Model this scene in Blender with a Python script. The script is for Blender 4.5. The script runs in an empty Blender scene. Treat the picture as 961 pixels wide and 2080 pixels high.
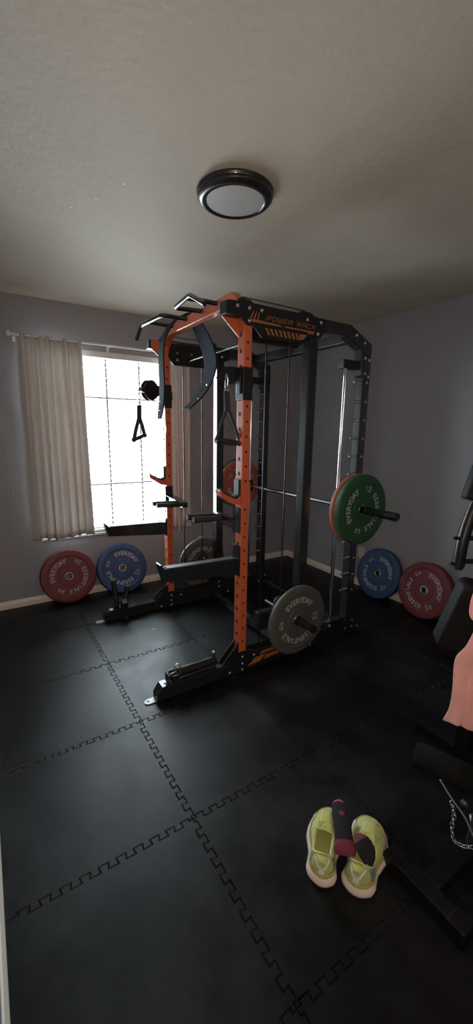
import bpy, bmesh, math, random
from mathutils import Vector, Matrix, geometry
random.seed(7)
PI = math.pi
COL = bpy.context.scene.collection

# ------------------------------------------------------------------ materials
def lin(c):
    return tuple((x / 12.92 if x <= .04045 else ((x + .055) / 1.055) ** 2.4) for x in c)

def mat(name, rgb, rough=.5, metal=0., noise=0., nscale=40., bump=0., bscale=200., spec=.5, coat=0., detail=3., bdist=.002, sheen=0., sub=0.):
    m = bpy.data.materials.new(name); m.use_nodes = True
    nt = m.node_tree; b = nt.nodes['Principled BSDF']
    c = (*rgb, 1)
    b.inputs['Base Color'].default_value = c
    b.inputs['Roughness'].default_value = rough
    b.inputs['Metallic'].default_value = metal
    b.inputs['Specular IOR Level'].default_value = spec
    b.inputs['Coat Weight'].default_value = coat
    b.inputs['Coat Roughness'].default_value = .08
    b.inputs['Sheen Weight'].default_value = sheen
    tc = nt.nodes.new('ShaderNodeTexCoord')
    if noise:
        n = nt.nodes.new('ShaderNodeTexNoise'); n.inputs['Scale'].default_value = nscale; n.inputs['Detail'].default_value = detail
        nt.links.new(tc.outputs['Object'], n.inputs['Vector'])
        mx = nt.nodes.new('ShaderNodeMix'); mx.data_type = 'RGBA'
        mx.inputs[6].default_value = tuple(max(0, x * (1 - noise)) for x in rgb) + (1,)
        mx.inputs[7].default_value = tuple(min(1, x * (1 + noise)) for x in rgb) + (1,)
        nt.links.new(n.outputs['Fac'], mx.inputs[0]); nt.links.new(mx.outputs[2], b.inputs['Base Color'])
    if bump:
        n = nt.nodes.new('ShaderNodeTexNoise'); n.inputs['Scale'].default_value = bscale; n.inputs['Detail'].default_value = detail
        nt.links.new(tc.outputs['Object'], n.inputs['Vector'])
        bp = nt.nodes.new('ShaderNodeBump'); bp.inputs['Strength'].default_value = bump; bp.inputs['Distance'].default_value = bdist
        nt.links.new(n.outputs['Fac'], bp.inputs['Height']); nt.links.new(bp.outputs['Normal'], b.inputs['Normal'])
    return m

M = dict(
    wall=mat('wall_paint', (.30, .303, .328), .6, noise=.06, nscale=6, bump=.55, bscale=60, bdist=.003),
    ceiling=mat('ceiling_texture_paint', (.58, .51, .42), .85, noise=.05, nscale=8, bump=.6, bscale=38, bdist=.005),
    floor=mat('subfloor', (.02, .02, .02), .9, noise=.2),
    trim=mat('baseboard_paint', (.84, .75, .67), .45, noise=.04, nscale=20),
    vinyl=mat('white_vinyl', (.72, .72, .7), .35, noise=.02),
    muntin=mat('muntin_bar', (.03, .032, .036), .6, noise=.02),
    blind=mat('blind_slat', (.85, .85, .83), .5, noise=.02),
    rubber=None,
    orange=mat('orange_powder_coat', (.54, .11, .042), .34, noise=.04, nscale=60, coat=.7),
    black=mat('black_powder_coat', (.016, .017, .019), .2, noise=.1, nscale=60, coat=.5, spec=.5),
    blackplate=mat('black_plate_coat', (.012, .012, .013), .45, noise=.1, nscale=80, spec=.35),
    hole=mat('hole_shadow_black', (.004, .004, .004), .9, noise=.1),
    chrome=mat('chrome', (.8, .8, .82), .12, 1., noise=.02),
    steel=mat('zinc_bolt', (.62, .62, .62), .3, 1., noise=.08, nscale=200),
    darksteel=mat('dark_steel', (.075, .078, .085), .42, .9, noise=.1),
    greysteel=mat('grey_zinc_plate', (.4, .41, .43), .5, .5, noise=.06),
    blackrub=mat('black_rubber_grip', (.018, .018, .02), .6, noise=.15, nscale=200, bump=.3, bscale=500),
    strap=mat('nylon_strap', (.028, .028, .032), .8, noise=.2, nscale=300, bump=.3, bscale=700),
    belt=mat('navy_black_leather', (.014, .018, .028), .85, noise=.15, nscale=90, bump=.2, bscale=300, spec=.15),
    decal=mat('orange_gold_decal', (.34, .12, .035), .5, noise=.1, nscale=90),
    decal_dim=mat('brown_orange_decal', (.3, .09, .035), .55, noise=.1, nscale=90),
    red=mat('red_bumper_rubber', (.155, .022, .032), .55, noise=.08, nscale=50, bump=.1, bscale=400),
    blue=mat('blue_bumper_rubber', (.02, .058, .15), .55, noise=.08, nscale=50, bump=.1, bscale=400),
    green=mat('green_bumper_rubber', (.017, .075, .028), .55, noise=.08, nscale=50, bump=.1, bscale=400),
    orangeplate=mat('orange_bumper_rubber', (.33, .09, .05), .55, noise=.08, nscale=50, bump=.1, bscale=400),
    grey=mat('grey_bumper_rubber', (.085, .085, .078), .55, noise=.08, nscale=50, bump=.1, bscale=400),
    ink=mat('white_print', (.42, .41, .4), .6, noise=.05, nscale=150),
    insert=mat('steel_insert', (.5, .5, .48), .35, 1., noise=.1),
    curtain=None,
    bronze=mat('oil_rubbed_bronze', (.014, .013, .013), .32, .0, noise=.15, coat=.3),
    diffuser=mat('frosted_lens', (.5, .485, .465), .55, noise=.02, nscale=10),
    vinylpad=mat('black_vinyl_pad', (.009, .009, .0095), .6, noise=.1, nscale=60, bump=.1, bscale=350, spec=.12),
    gymblack=mat('satin_black_paint', (.006, .006, .0065), .38, noise=.1, nscale=60, spec=.3),
    foam=mat('black_foam', (.0055, .0055, .005), .9, spec=.2, noise=.15, nscale=120, bump=.4, bscale=300),
    towel=mat('pink_terry', (.78, .37, .35), .95, noise=.14, nscale=18, bump=.8, bscale=600, sheen=.4),
    outlet=mat('beige_outlet_plastic', (.62, .57, .47), .4, noise=.03),
    label=mat('paper_label', (.32, .33, .34), .6, noise=.1),
    lime=mat('lime_mesh_knit', (.56, .6, .2), .8, noise=.16, nscale=120, bump=.6, bscale=500, sheen=.2),
    limedark=mat('lime_lining', (.38, .42, .12), .9, noise=.15, nscale=100, bump=.4, bscale=400),
    midsole=mat('cream_pink_foam', (.72, .6, .53), .6, noise=.06, nscale=60, bump=.2, bscale=120),
    olive=mat('yellow_heel_rand', (.55, .52, .16), .7, noise=.1, nscale=60),
    reflect=mat('white_reflective_tape', (.95, .95, .93), .25, 0., noise=.01),
    tealprint=mat('blue_grey_panel', (.23, .31, .34), .7, noise=.1, nscale=80),
    orangetab=mat('rust_heel_lining', (.45, .17, .06), .8, noise=.15),
    sockblack=mat('black_knit', (.012, .011, .012), .95, noise=.2, nscale=200, bump=.6, bscale=500),
    sockpink=mat('hot_pink_knit', (.65, .06, .14), .9, noise=.2, nscale=160, bump=.6, bscale=500),
    sockmarl=mat('maroon_marl_knit', (.17, .03, .06), .95, noise=.75, nscale=260, bump=.8, bscale=400),
    speck=mat('white_patch_specks', (.9, .9, .88), .6, noise=.02),
)

def rubber_mat():
    m = bpy.data.materials.new('black_foam_mat'); m.use_nodes = True
    nt = m.node_tree; b = nt.nodes['Principled BSDF']; L = nt.links
    tc = nt.nodes.new('ShaderNodeTexCoord')
    g = nt.nodes.new('ShaderNodeNewGeometry')
    n1 = nt.nodes.new('ShaderNodeTexNoise'); n1.inputs['Scale'].default_value = 3.2; n1.inputs['Detail'].default_value = 7; n1.inputs['Roughness'].default_value = .65
    L.new(g.outputs['Position'], n1.inputs['Vector'])
    cr = nt.nodes.new('ShaderNodeValToRGB')
    cr.color_ramp.elements[0].position = .42; cr.color_ramp.elements[0].color = (.0032, .0035, .0038, 1)
    cr.color_ramp.elements[1].position = .72; cr.color_ramp.elements[1].color = (.017, .018, .019, 1)
    L.new(n1.outputs['Fac'], cr.inputs[0]); L.new(cr.outputs[0], b.inputs['Base Color'])
    mr = nt.nodes.new('ShaderNodeMapRange'); mr.inputs[1].default_value = .35; mr.inputs[2].default_value = .7; mr.inputs[3].default_value = .38; mr.inputs[4].default_value = .56
    L.new(n1.outputs['Fac'], mr.inputs[0]); L.new(mr.outputs[0], b.inputs['Roughness'])
    n2 = nt.nodes.new('ShaderNodeTexNoise'); n2.inputs['Scale'].default_value = 420; n2.inputs['Detail'].default_value = 2
    L.new(g.outputs['Position'], n2.inputs['Vector'])
    bp = nt.nodes.new('ShaderNodeBump'); bp.inputs['Strength'].default_value = .35; bp.inputs['Distance'].default_value = .001
    L.new(n2.outputs['Fac'], bp.inputs['Height']); L.new(bp.outputs['Normal'], b.inputs['Normal'])
    b.inputs['Specular IOR Level'].default_value = .27
    return m
M['rubber'] = rubber_mat()

def curtain_mat():
    m = bpy.data.materials.new('linen_curtain'); m.use_nodes = True
    nt = m.node_tree; L = nt.links; b = nt.nodes['Principled BSDF']; out = nt.nodes['Material Output']
    tc = nt.nodes.new('ShaderNodeTexCoord')
    w = nt.nodes.new('ShaderNodeTexNoise'); w.inputs['Scale'].default_value = 130
    mp = nt.nodes.new('ShaderNodeMapping'); mp.inputs['Scale'].default_value = (1, 1, .15)
    L.new(tc.outputs['Object'], mp.inputs[0]); L.new(mp.outputs[0], w.inputs['Vector'])
    mx = nt.nodes.new('ShaderNodeMix'); mx.data_type = 'RGBA'
    mx.inputs[6].default_value = (.62, .59, .58, 1); mx.inputs[7].default_value = (.74, .71, .69, 1)
    L.new(w.outputs['Fac'], mx.inputs[0]); L.new(mx.outputs[2], b.inputs['Base Color'])
    b.inputs['Roughness'].default_value = .9
    t = nt.nodes.new('ShaderNodeBsdfTranslucent'); t.inputs['Color'].default_value = (.42, .39, .36, 1)
    ms = nt.nodes.new('ShaderNodeMixShader'); ms.inputs[0].default_value = .2
    L.new(b.outputs[0], ms.inputs[1]); L.new(t.outputs[0], ms.inputs[2]); L.new(ms.outputs[0], out.inputs['Surface'])
    return m
M['curtain'] = curtain_mat()

def glass_mat():
    m = bpy.data.materials.new('window_glass'); m.use_nodes = True
    nt = m.node_tree; L = nt.links; out = nt.nodes['Material Output']; nt.nodes.remove(nt.nodes['Principled BSDF'])
    t = nt.nodes.new('ShaderNodeBsdfTransparent'); t.inputs['Color'].default_value = (.93, .95, .95, 1)
    g = nt.nodes.new('ShaderNodeBsdfGlossy'); g.inputs['Roughness'].default_value = .02
    f = nt.nodes.new('ShaderNodeFresnel'); f.inputs['IOR'].default_value = 1.45
    ms = nt.nodes.new('ShaderNodeMixShader')
    L.new(f.outputs[0], ms.inputs[0]); L.new(t.outputs[0], ms.inputs[1]); L.new(g.outputs[0], ms.inputs[2]); L.new(ms.outputs[0], out.inputs['Surface'])
    return m
M['glass'] = glass_mat()

# ------------------------------------------------------------------ mesh builder
class MB:
    def __init__(s): s.v = []; s.f = []; s.m = []; s.mats = []; s.sm = []
    def mi(s, mt):
        if mt not in s.mats: s.mats.append(mt)
        return s.mats.index(mt)
    def add(s, vs, fs, mt, T=None, smooth=False):
        k = len(s.v); i = s.mi(mt)
        for v in vs:
            v = Vector(v)
            s.v.append(T @ v if T else v)
        for f in fs: s.f.append([k + a for a in f]); s.m.append(i); s.sm.append(smooth)
        return s
    def box(s, x0, x1, y0, y1, z0, z1, mt, T=None, bev=0.):
        if x1 < x0: x0, x1 = x1, x0
        if y1 < y0: y0, y1 = y1, y0
        if z1 < z0: z0, z1 = z1, z0
        b = min(bev, (x1-x0)*.45, (y1-y0)*.45, (z1-z0)*.45)
        if b <= 0:
            vs = [(x, y, z) for x in (x0, x1) for y in (y0, y1) for z in (z0, z1)]
            fs = [(0,1,3,2),(4,6,7,5),(0,4,5,1),(2,3,7,6),(0,2,6,4),(1,5,7,3)]
            return s.add(vs, fs, mt, T)
        bm = bmesh.new()
        bmesh.ops.create_cube(bm, size=1)
        for v in bm.verts:
            v.co = Vector(((x0+x1)/2 + v.co.x*(x1-x0), (y0+y1)/2 + v.co.y*(y1-y0), (z0+z1)/2 + v.co.z*(z1-z0)))
        bmesh.ops.bevel(bm, geom=bm.edges[:], offset=b, segments=2, affect='EDGES', profile=.5)
        s.frombm(bm, mt, T); return s
    def frombm(s, bm, mt, T=None, smooth=False):
        bm.verts.index_update()
        s.add([v.co.copy() for v in bm.verts], [[v.index for v in f.verts] for f in bm.faces], mt, T, smooth)
        bm.free(); return s
    def prism(s, poly, axis, a, b, mt, T=None, bev=0.):
        # poly in the other two axes (in order), extruded along axis from a to b
        def P(u, v, w):
            return {'x': (w, u, v), 'y': (u, w, v), 'z': (u, v, w)}[axis]
        n = len(poly)
        bm = bmesh.new()
        lo = [bm.verts.new(P(u, v, a)) for u, v in poly]; hi = [bm.verts.new(P(u, v, b)) for u, v in poly]
        bm.faces.new(lo); bm.faces.new(hi)
        for i in range(n): bm.faces.new((lo[i], lo[(i+1) % n], hi[(i+1) % n], hi[i]))
        bmesh.ops.recalc_face_normals(bm, faces=bm.faces[:])
        if bev: bmesh.ops.bevel(bm, geom=bm.edges[:], offset=bev, segments=1, affect='EDGES')
        return s.frombm(bm, mt, T)
    def tube(s, pts, r, mt, seg=14, cap=True, T=None, rad=None):
        pts = [Vector(p) for p in pts]; n = len(pts)
        vs = []; fs = []
        t0 = (pts[1]-pts[0]).normalized()
        up = Vector((0, 0, 1)) if abs(t0.z) < .9 else Vector((1, 0, 0))
        nrm = t0.cross(up).normalized()
        for i, p in enumerate(pts):
            if i == 0: t = pts[1]-pts[0]
            elif i == n-1: t = pts[-1]-pts[-2]
            else: t = (pts[i+1]-p).normalized() + (p-pts[i-1]).normalized()
            t.normalize()
            nrm = (nrm - t*nrm.dot(t)).normalized(); bn = t.cross(nrm)
            rr = rad[i] if rad else r
            for k in range(seg):
                a = 2*PI*k/seg; vs.append(p + (nrm*math.cos(a) + bn*math.sin(a))*rr)
        for i in range(n-1):
            for k in range(seg):
                fs.append((i*seg+k, i*seg+(k+1) % seg, (i+1)*seg+(k+1) % seg, (i+1)*seg+k))
        s.add(vs, fs, mt, T, True)
        if cap:
            s.add(vs[:seg], [list(range(seg))[::-1]], mt, T); s.add(vs[-seg:], [list(range(seg))], mt, T)
        return s
    def cyl(s, p0, p1, r, mt, seg=20, T=None): return s.tube([p0, p1], r, mt, seg, True, T)
    def lathe(s, prof, mt, T=None, seg=64, smooth=False, close=False):
        # prof: (r, z) list
        vs = []; fs = []; n = len(prof)
        for r, z in prof:
            for k in range(seg):
                a = 2*PI*k/seg; vs.append((r*math.cos(a), r*math.sin(a), z))
        m = n if close else n-1
        for i in range(m):
            j = (i+1) % n
            for k in range(seg): fs.append((i*seg+k, i*seg+(k+1) % seg, j*seg+(k+1) % seg, j*seg+k))
        return s.add(vs, fs, mt, T, smooth)
    def sheet(s, grid, mt, T=None, smooth=True):
        r, c = len(grid), len(grid[0])
        vs = [p for row in grid for p in row]
        fs = [(i*c+j, i*c+j+1, (i+1)*c+j+1, (i+1)*c+j) for i in range(r-1) for j in range(c-1)]
        return s.add(vs, fs, mt, T, smooth)
    def build(s, name, parent=None, recalc=True, merge=False):
        me = bpy.data.meshes.new(name)
        me.from_pydata([tuple(v) for v in s.v], [], s.f)
        for mt in s.mats: me.materials.append(M[mt])
        for p, i, sm in zip(me.polygons, s.m, s.sm): p.material_index = i; p.use_smooth = sm
        if recalc or merge:
            bm = bmesh.new(); bm.from_mesh(me)
            if merge: bmesh.ops.remove_doubles(bm, verts=bm.verts[:], dist=1e-5)
            if recalc: bmesh.ops.recalc_face_normals(bm, faces=bm.faces[:])
            bm.to_mesh(me); bm.free()
        me.update()
        o = bpy.data.objects.new(name, me); COL.objects.link(o)
        if parent: o.parent = parent
        return o

def setp(o, label=None, cat=None, group=None, kind=None):
    if label: o['label'] = label
    if cat: o['category'] = cat
    if group: o['group'] = group
    if kind: o['kind'] = kind
    return o
def thing(name, label, cat, loc=(0, 0, 0), group=None, rot=None):
    group = group or {'curtain': 'pair of curtain panels', 'outlet': 'wall outlets'}.get(cat)
    o = bpy.data.objects.new(name, None); COL.objects.link(o); o.location = loc; o.empty_display_size = .1
    if rot: o.rotation_euler = rot
    return setp(o, label, cat, group)
def part(mb, name, root):
    # geometry given in world space, root only translated
    L = root.location
    for i, v in enumerate(mb.v): mb.v[i] = v - L
    return mb.build(name, root)
def sub(mb, name, p, root):
    L = root.location
    for i, v in enumerate(mb.v): mb.v[i] = v - L
    return mb.build(name, p)
def TM(o, x, y=None):
    """matrix from origin o, local x axis, local y axis hint"""
    x = Vector(x).normalized(); y = Vector(y) if y else Vector((0, 0, 1)).cross(x)
    z = x.cross(y).normalized(); y = z.cross(x)
    return Matrix(((x.x, y.x, z.x, o[0]), (x.y, y.y, z.y, o[1]), (x.z, y.z, z.z, o[2]), (0, 0, 0, 1)))

# ------------------------------------------------------------------ room
XL, XR, YW, YB, H = -3.11, 0.0, 0.0, -4.3, 2.437
WX0, WX1, WZ0, WZ1 = -2.63, -1.45, .56, 2.10
TH = .14
b = MB(); b.box(XL-TH, XR+TH, YB-TH, YW+TH, -.112, -.012, 'floor'); setp(b.build('floor'), kind='structure')
b = MB(); b.box(XL-TH, XR+TH, YB-TH, YW+TH, H, H+.1, 'ceiling')
setp(b.build('ceiling'), kind='structure')
b = MB()
b.box(XL-TH, WX0, 0, TH, -.012, H, 'wall'); b.box(WX1, XR+TH, 0, TH, -.012, H, 'wall')
b.box(WX0, WX1, 0, TH, -.012, WZ0, 'wall'); b.box(WX0, WX1, 0, TH, WZ1, H, 'wall')
setp(b.build('wall_back'), kind='structure')
b = MB(); b.box(0, TH, YB-TH, 0, -.012, H, 'wall'); setp(b.build('wall_right'), kind='structure')
b = MB(); b.box(XL-TH, XL, YB-TH, 0, -.012, H, 'wall'); setp(b.build('wall_left'), kind='structure')
DX0, DX1, DH = -2.6, -1.75, 2.05   # the doorway behind the camera
b = MB(); b.box(XL, DX0, YB-TH, YB, -.012, H, 'wall'); b.box(DX1, XR, YB-TH, YB, -.012, H, 'wall'); b.box(DX0, DX1, YB-TH, YB, DH, H, 'wall')
setp(b.build('wall_front'), kind='structure')
def baseboard(name, p0, p1, inward):
    x0, y0 = p0; x1, y1 = p1
    L = math.hypot(x1-x0, y1-y0); ex = Vector(((x1-x0)/L, (y1-y0)/L, 0)); ey = Vector(inward)
    T = Matrix(((ex.x, ey.x, 0, x0), (ex.y, ey.y, 0, y0), (0, 0, 1, 0), (0, 0, 0, 1)))
    prof = [(0, -.012), (.014, -.012), (.014, .036), (.011, .045), (.008, .055), (.006, .063), (0, .065)]
    b = MB(); b.prism(prof, 'x', 0, L, 'trim', T)
    return setp(b.build(name), kind='structure')
baseboard('baseboard_back', (XL, 0), (XR, 0), (0, -1, 0))
baseboard('baseboard_right', (0, YB), (0, -.014), (-1, 0, 0))
baseboard('baseboard_left', (XL, YB), (XL, -.014), (1, 0, 0))
for n, (xa, xb, za, zb) in enumerate([(DX0-.07, DX0, -.012, DH+.07), (DX1, DX1+.07, -.012, DH+.07), (DX0, DX1, DH, DH+.07)], 1):
    b = MB(); b.box(xa, xb, YB, YB+.015, za, zb, 'trim', bev=.004); setp(b.build('trim_%d' % n), kind='structure')
# hall beyond the doorway
b = MB(); b.box(DX0-.6, DX1+.6, YB-1.5, YB-TH, -.112, -.012, 'trim'); setp(b.build('floor_hall'), kind='structure')
b = MB(); b.box(DX0-.7, DX1+.7, YB-1.6, YB-1.5, -.012, H, 'trim'); b.box(DX0-.7, DX0-.6, YB-1.5, YB-TH, -.012, H, 'trim'); b.box(DX1+.6, DX1+.7, YB-1.5, YB-TH, -.012, H, 'trim')
b.box(DX0-.7, DX1+.7, YB-1.6, YB-TH, H, H+.1, 'trim'); setp(b.build('wall_hall'), kind='structure')

# window_1: vinyl frame, muntins, glass, sill, reveal
w = thing('window_1', None, None, ((WX0+WX1)/2, .07, WZ0)); w['kind'] = 'structure'
b = MB(); fw = .035
b.box(WX0, WX0+fw, .06, .12, WZ0, WZ1, 'vinyl', bev=.003); b.box(WX1-fw, WX1, .06, .12, WZ0, WZ1, 'vinyl', bev=.003)
b.box(WX0+fw, WX1-fw, .06, .12, WZ0, WZ0+fw, 'vinyl', bev=.003); b.box(WX0+fw, WX1-fw, .06, .12, WZ1-fw, WZ1, 'vinyl', bev=.003)
part(b, 'window_frame', w)
b = MB()
for x in (-2.335, -2.04, -1.745): b.box(x-.007, x+.007, .082, .1, WZ0+fw, WZ1-fw, 'muntin')
for z, t in ((1.732, .006), (.982, .012)): b.box(WX0+fw, WX1-fw, .08, .102, z-t, z+t, 'muntin')
part(b, 'muntin_bars', w)
b = MB(); b.box(WX0+fw, WX1-fw, .089, .092, WZ0+fw, WZ1-fw, 'glass'); part(b, 'glass', w)
b = MB(); b.box(WX0-.03, WX1+.03, -.022, .06, WZ0-.02, WZ0, 'vinyl', bev=.004); part(b, 'window_sill', w)
bl = thing('window_blind', 'white horizontal slat blind with its slats open, hanging in the bright window', 'window blind', ((WX0+WX1)/2, .03, WZ1))
b = MB(); b.box(WX0+.005, WX1-.005, -.004, .052, WZ1-.05, WZ1-.001, 'vinyl', bev=.003); part(b, 'headrail', bl)
b = MB(); z = WZ0+.045
while z < WZ1-.07:
    T = TM((0, .03, z), (1, 0, 0), (0, math.cos(.06), math.sin(.06)))
    b.box(WX0+.012, WX1-.012, -.022, .022, -.0012, .0012, 'blind', T)
    z += .043
s = part(b, 'slats', bl)
b = MB(); b.box(WX0+.012, WX1-.012, .01, .05, WZ0+.004, WZ0+.022, 'vinyl', bev=.003); part(b, 'bottom_rail', bl)
b = MB()
for x in (-2.35, -2.04, -1.73):
    b.cyl((x, .006, WZ0+.01), (x, .006, WZ1-.05), .0008, 'blind', 6)
part(b, 'ladder_cord', bl)
# wall outlets
def outlet(name, o, T, label):
    r = thing(name, label, 'outlet', o, group=None)
    b = MB(); b.box(-.036, .036, -.058, .058, 0, .006, 'outlet', T, bev=.002); part(b, 'cover_plate', r)
    for s in (-1, 1):
        b = MB(); b.box(-.017, .017, s*.025-.014, s*.025+.014, .006, .008, 'outlet', T)
        for dx in (-.006, .006): b.box(dx-.0013, dx+.0013, s*.025-.002, s*.025+.008, .008, .0083, 'hole', T)
        part(b, 'socket', r)
outlet('wall_outlet', (-1.17, 0, .335), TM((-1.17, 0, .335), (1, 0, 0), (0, 0, 1)), 'beige wall outlet low on the window wall, above the standing grey weight plate')
outlet('wall_outlet', (0, -1.115, .33), TM((0, -1.115, .33), (0, -1, 0), (0, 0, 1)), 'beige wall outlet low on the right wall beside the blue weight plate')
# ceiling patch specks
sp = [(-2.579, -1.49), (-2.536, -1.557), (-2.527, -1.6), (-2.501, -1.622), (-2.483, -1.72), (-2.482, -1.774), (-2.433, -1.798), (-2.55, -1.53)]
b = MB()
for i, (x, y) in enumerate(sp):
    r = .004 + .002*(i % 3 == 0)
    b.add([(x+r*(1+.4*math.sin(3*k+i))*math.cos(k*PI/4), y+r*.7*(1+.3*math.cos(2*k+i))*math.sin(k*PI/4), H-.0012) for k in range(8)] + [(x, y, H-.002)],
          [(k, (k+1) % 8, 8) for k in range(8)], 'speck')
setp(b.build('ceiling_scuff_specks'), 'scattered small white chips on the ceiling left of the ceiling light', 'chipped paint', kind='stuff')

# ------------------------------------------------------------------ puzzle mats
TS, GX, GY = .61, -2.4658, -.0078
NT, DEP = 10, .022
def edge_pts(kind, i, j):
    """zigzag from corner to corner; kind 'h': along +x at y line j ; 'v': along -y at x line i"""
    p = TS/NT; out = [(0, 0)]; sg = DEP/2; fl = .0022
    for k in range(NT):
        s0 = k*p; lo = 0 if k == 0 else -sg; hi = 0 if k == NT-1 else -sg
        out += [(s0+p*.25+(fl if k else 0), lo), (s0+p*.25-fl, sg), (s0+p*.75+fl, sg), (s0+p*.75-(fl if k < NT-1 else 0), hi)]
    out.append((TS, 0))
    if kind == 'h':
        x0 = GX+i*TS; y0 = GY-j*TS
        return [(x0+a, y0+c) for a, c in out]
    x0 = GX+i*TS; y0 = GY-j*TS
    return [(x0+c, y0-a) for a, c in out]
nth = ['first', 'second', 'third', 'fourth', 'fifth', 'sixth', 'seventh']
for j in range(7):
    for i in range(-1, 4):
        x0, x1 = GX+i*TS, GX+(i+1)*TS; y0, y1 = GY-j*TS, GY-(j+1)*TS
        top = edge_pts('h', i, j) if j > 0 else [(x0, -.001), (x1, -.001)]
        bot = edge_pts('h', i, j+1) if j < 6 else [(x0, YB+.001), (x1, YB+.001)]
        lf = edge_pts('v', i, j) if i > -1 else [(XL+.001, y0), (XL+.001, y1)]
        rt = edge_pts('v', i+1, j) if i < 3 else [(-.001, y0), (-.001, y1)]
        # fix corners for border pieces
        cTL = (lf[0][0], top[0][1]) if (i == -1 or j == 0) else top[0]
        cTR = (rt[0][0], top[-1][1]) if (i == 3 or j == 0) else top[-1]
        cBL = (lf[-1][0], bot[0][1]) if (i == -1 or j == 6) else bot[0]
        cBR = (rt[-1][0], bot[-1][1]) if (i == 3 or j == 6) else bot[-1]
        loop = [cTL] + top[1:-1] + [cTR] + rt[1:-1] + [cBR] + bot[1:-1][::-1] + [cBL] + lf[1:-1][::-1]
        loop = loop[::-1]
        # counter-clockwise outline, mitred inset for the worn bevelled rim
        ar = sum(loop[k][0]*loop[(k+1) % len(loop)][1]-loop[(k+1) % len(loop)][0]*loop[k][1] for k in range(len(loop)))
        if ar < 0: loop = loop[::-1]
        n_ = len(loop); ins = []
        for k in range(n_):
            A, B_, C_ = Vector(loop[k-1]), Vector(loop[k]), Vector(loop[(k+1) % n_])
            e1 = (B_-A).normalized(); e2 = (C_-B_).normalized(); n1 = Vector((-e1.y, e1.x)); n2 = Vector((-e2.y, e2.x))
            mm = n1+n2; q_ = max(.4, 1+n1.dot(n2)); ins.append(B_ + mm*(.0028/q_))
        b = MB()
        allv = [(q[0], q[1], 0) for q in ins] + [(q[0], q[1], -.0035) for q in loop] + [(q[0], q[1], -.0118) for q in loop]
        tris = geometry.tessellate_polygon([[Vector((q[0], q[1], 0)) for q in ins]])
        fs = []
        for t_ in tris:
            a_, b_, c_ = [ins[k] for k in t_]
            fs.append(list(t_) if (b_-a_).cross(c_-a_) > 0 else list(t_)[::-1])
        for k in range(n_):
            k2 = (k+1) % n_
            fs.append([n_+k, n_+k2, k2, k]); fs.append([2*n_+k, 2*n_+k2, n_+k2, n_+k])
        b.add(allv, fs, 'rubber')
        cx, cy = (x0+x1)/2, (y0+y1)/2
        for k, v in enumerate(b.v): b.v[k] = v - Vector((cx, cy, 0))
        o = b.build('floor_mat', recalc=False); o.location = (cx, cy, 0)
        setp(o, 'black interlocking floor mat, %s from window wall, in the %s column from left wall' % (nth[j], nth[i+1]), 'floor mat', 'interlocking floor mats')
b = MB(); b.box(-.012, .012, -.008, .008, .0002, .0006, 'label'); o = b.build('mat_sticker'); o.location = (-2.05, -.94, 0); o.rotation_euler = (0, 0, -.5)
setp(o, 'small pale paper sticker lying on the mats between the rack feet', 'sticker')

# ------------------------------------------------------------------ curtains
def curtain(name, x0, x1, z0, z1, n, label, seed, flare=0.):
    rnd = random.Random(seed); ph = [rnd.uniform(0, 6.3) for _ in range(6)]
    NX, NZ = n*9, 26; g = []
    for a in range(NZ+1):
        t = a/NZ; row = []
        for c in range(NX+1):
            s = c/NX
            amp = .014 + .016*t
            y = -.075 + amp*math.sin(2*PI*n*s + .8*math.sin(2*PI*s*2+ph[0]) + .7*t*math.sin(3*s+ph[1])) + .010*math.sin(2*PI*s*3.3+ph[2]+t*1.2)
            y -= .02*t*math.sin(PI*s)
            x = x0+(x1-x0)*s + .012*t*math.sin(2*PI*n*s+ph[3]) + flare*t*(s-.5)
            z = z1-(z1-z0)*t
            if a == NZ: z += .007*math.sin(2*PI*n*s+ph[4])+.006*math.sin(9*s+ph[5])
            row.append((x, y, z))
        g.append(row)
    r = thing(name, label, 'curtain', ((x0+x1)/2, -.08, z0))
    b = MB(); b.sheet(g, 'curtain'); o = part(b, 'curtain_panel', r)
    md = o.modifiers.new('thick', 'SOLIDIFY'); md.thickness = .0018
    hem = [[(p[0], p[1]-.0012, p[2]+dz) for p in g[-1]] for dz in (.0, .032)]
    b = MB(); b.sheet(hem, 'curtain'); o = part(b, 'hem', r); md = o.modifiers.new('thick', 'SOLIDIFY'); md.thickness = .002; md.offset = 0
    return r
curtain('curtain', -2.725, -2.262, .565, 2.15, 8, 'cream linen curtain panel drawn to the left side of the bright window', 3, .03)
curtain('curtain', -1.585, -1.31, .52, 2.15, 6, 'cream linen curtain panel behind the orange post, right side of the window', 5)
r = thing('curtain_rod', 'white curtain rod with a ball finial above the window', 'curtain rod', (-2.04, -.075, 2.14))
b = MB(); b.cyl((-2.76, -.075, 2.14), (-1.27, -.075, 2.14), .009, 'vinyl'); part(b, 'rod', r)
for x, s in ((-2.775, -1), (-1.255, 1)):
    b = MB(); b.lathe([(0, -.022), (.012, -.019), (.02, -.009), (.022, 0), (.02, .009), (.012, .019), (0, .022)], 'vinyl', Matrix.Translation((x, -.075, 2.14)), 20, True); part(b, 'finial', r)
for x in (-2.735, -2.04, -1.285):
    b = MB(); b.box(x-.006, x+.006, -.075, 0, 2.128, 2.134, 'vinyl'); b.box(x-.01, x+.01, -.006, 0, 2.10, 2.16, 'vinyl'); part(b, 'bracket', r)

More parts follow.
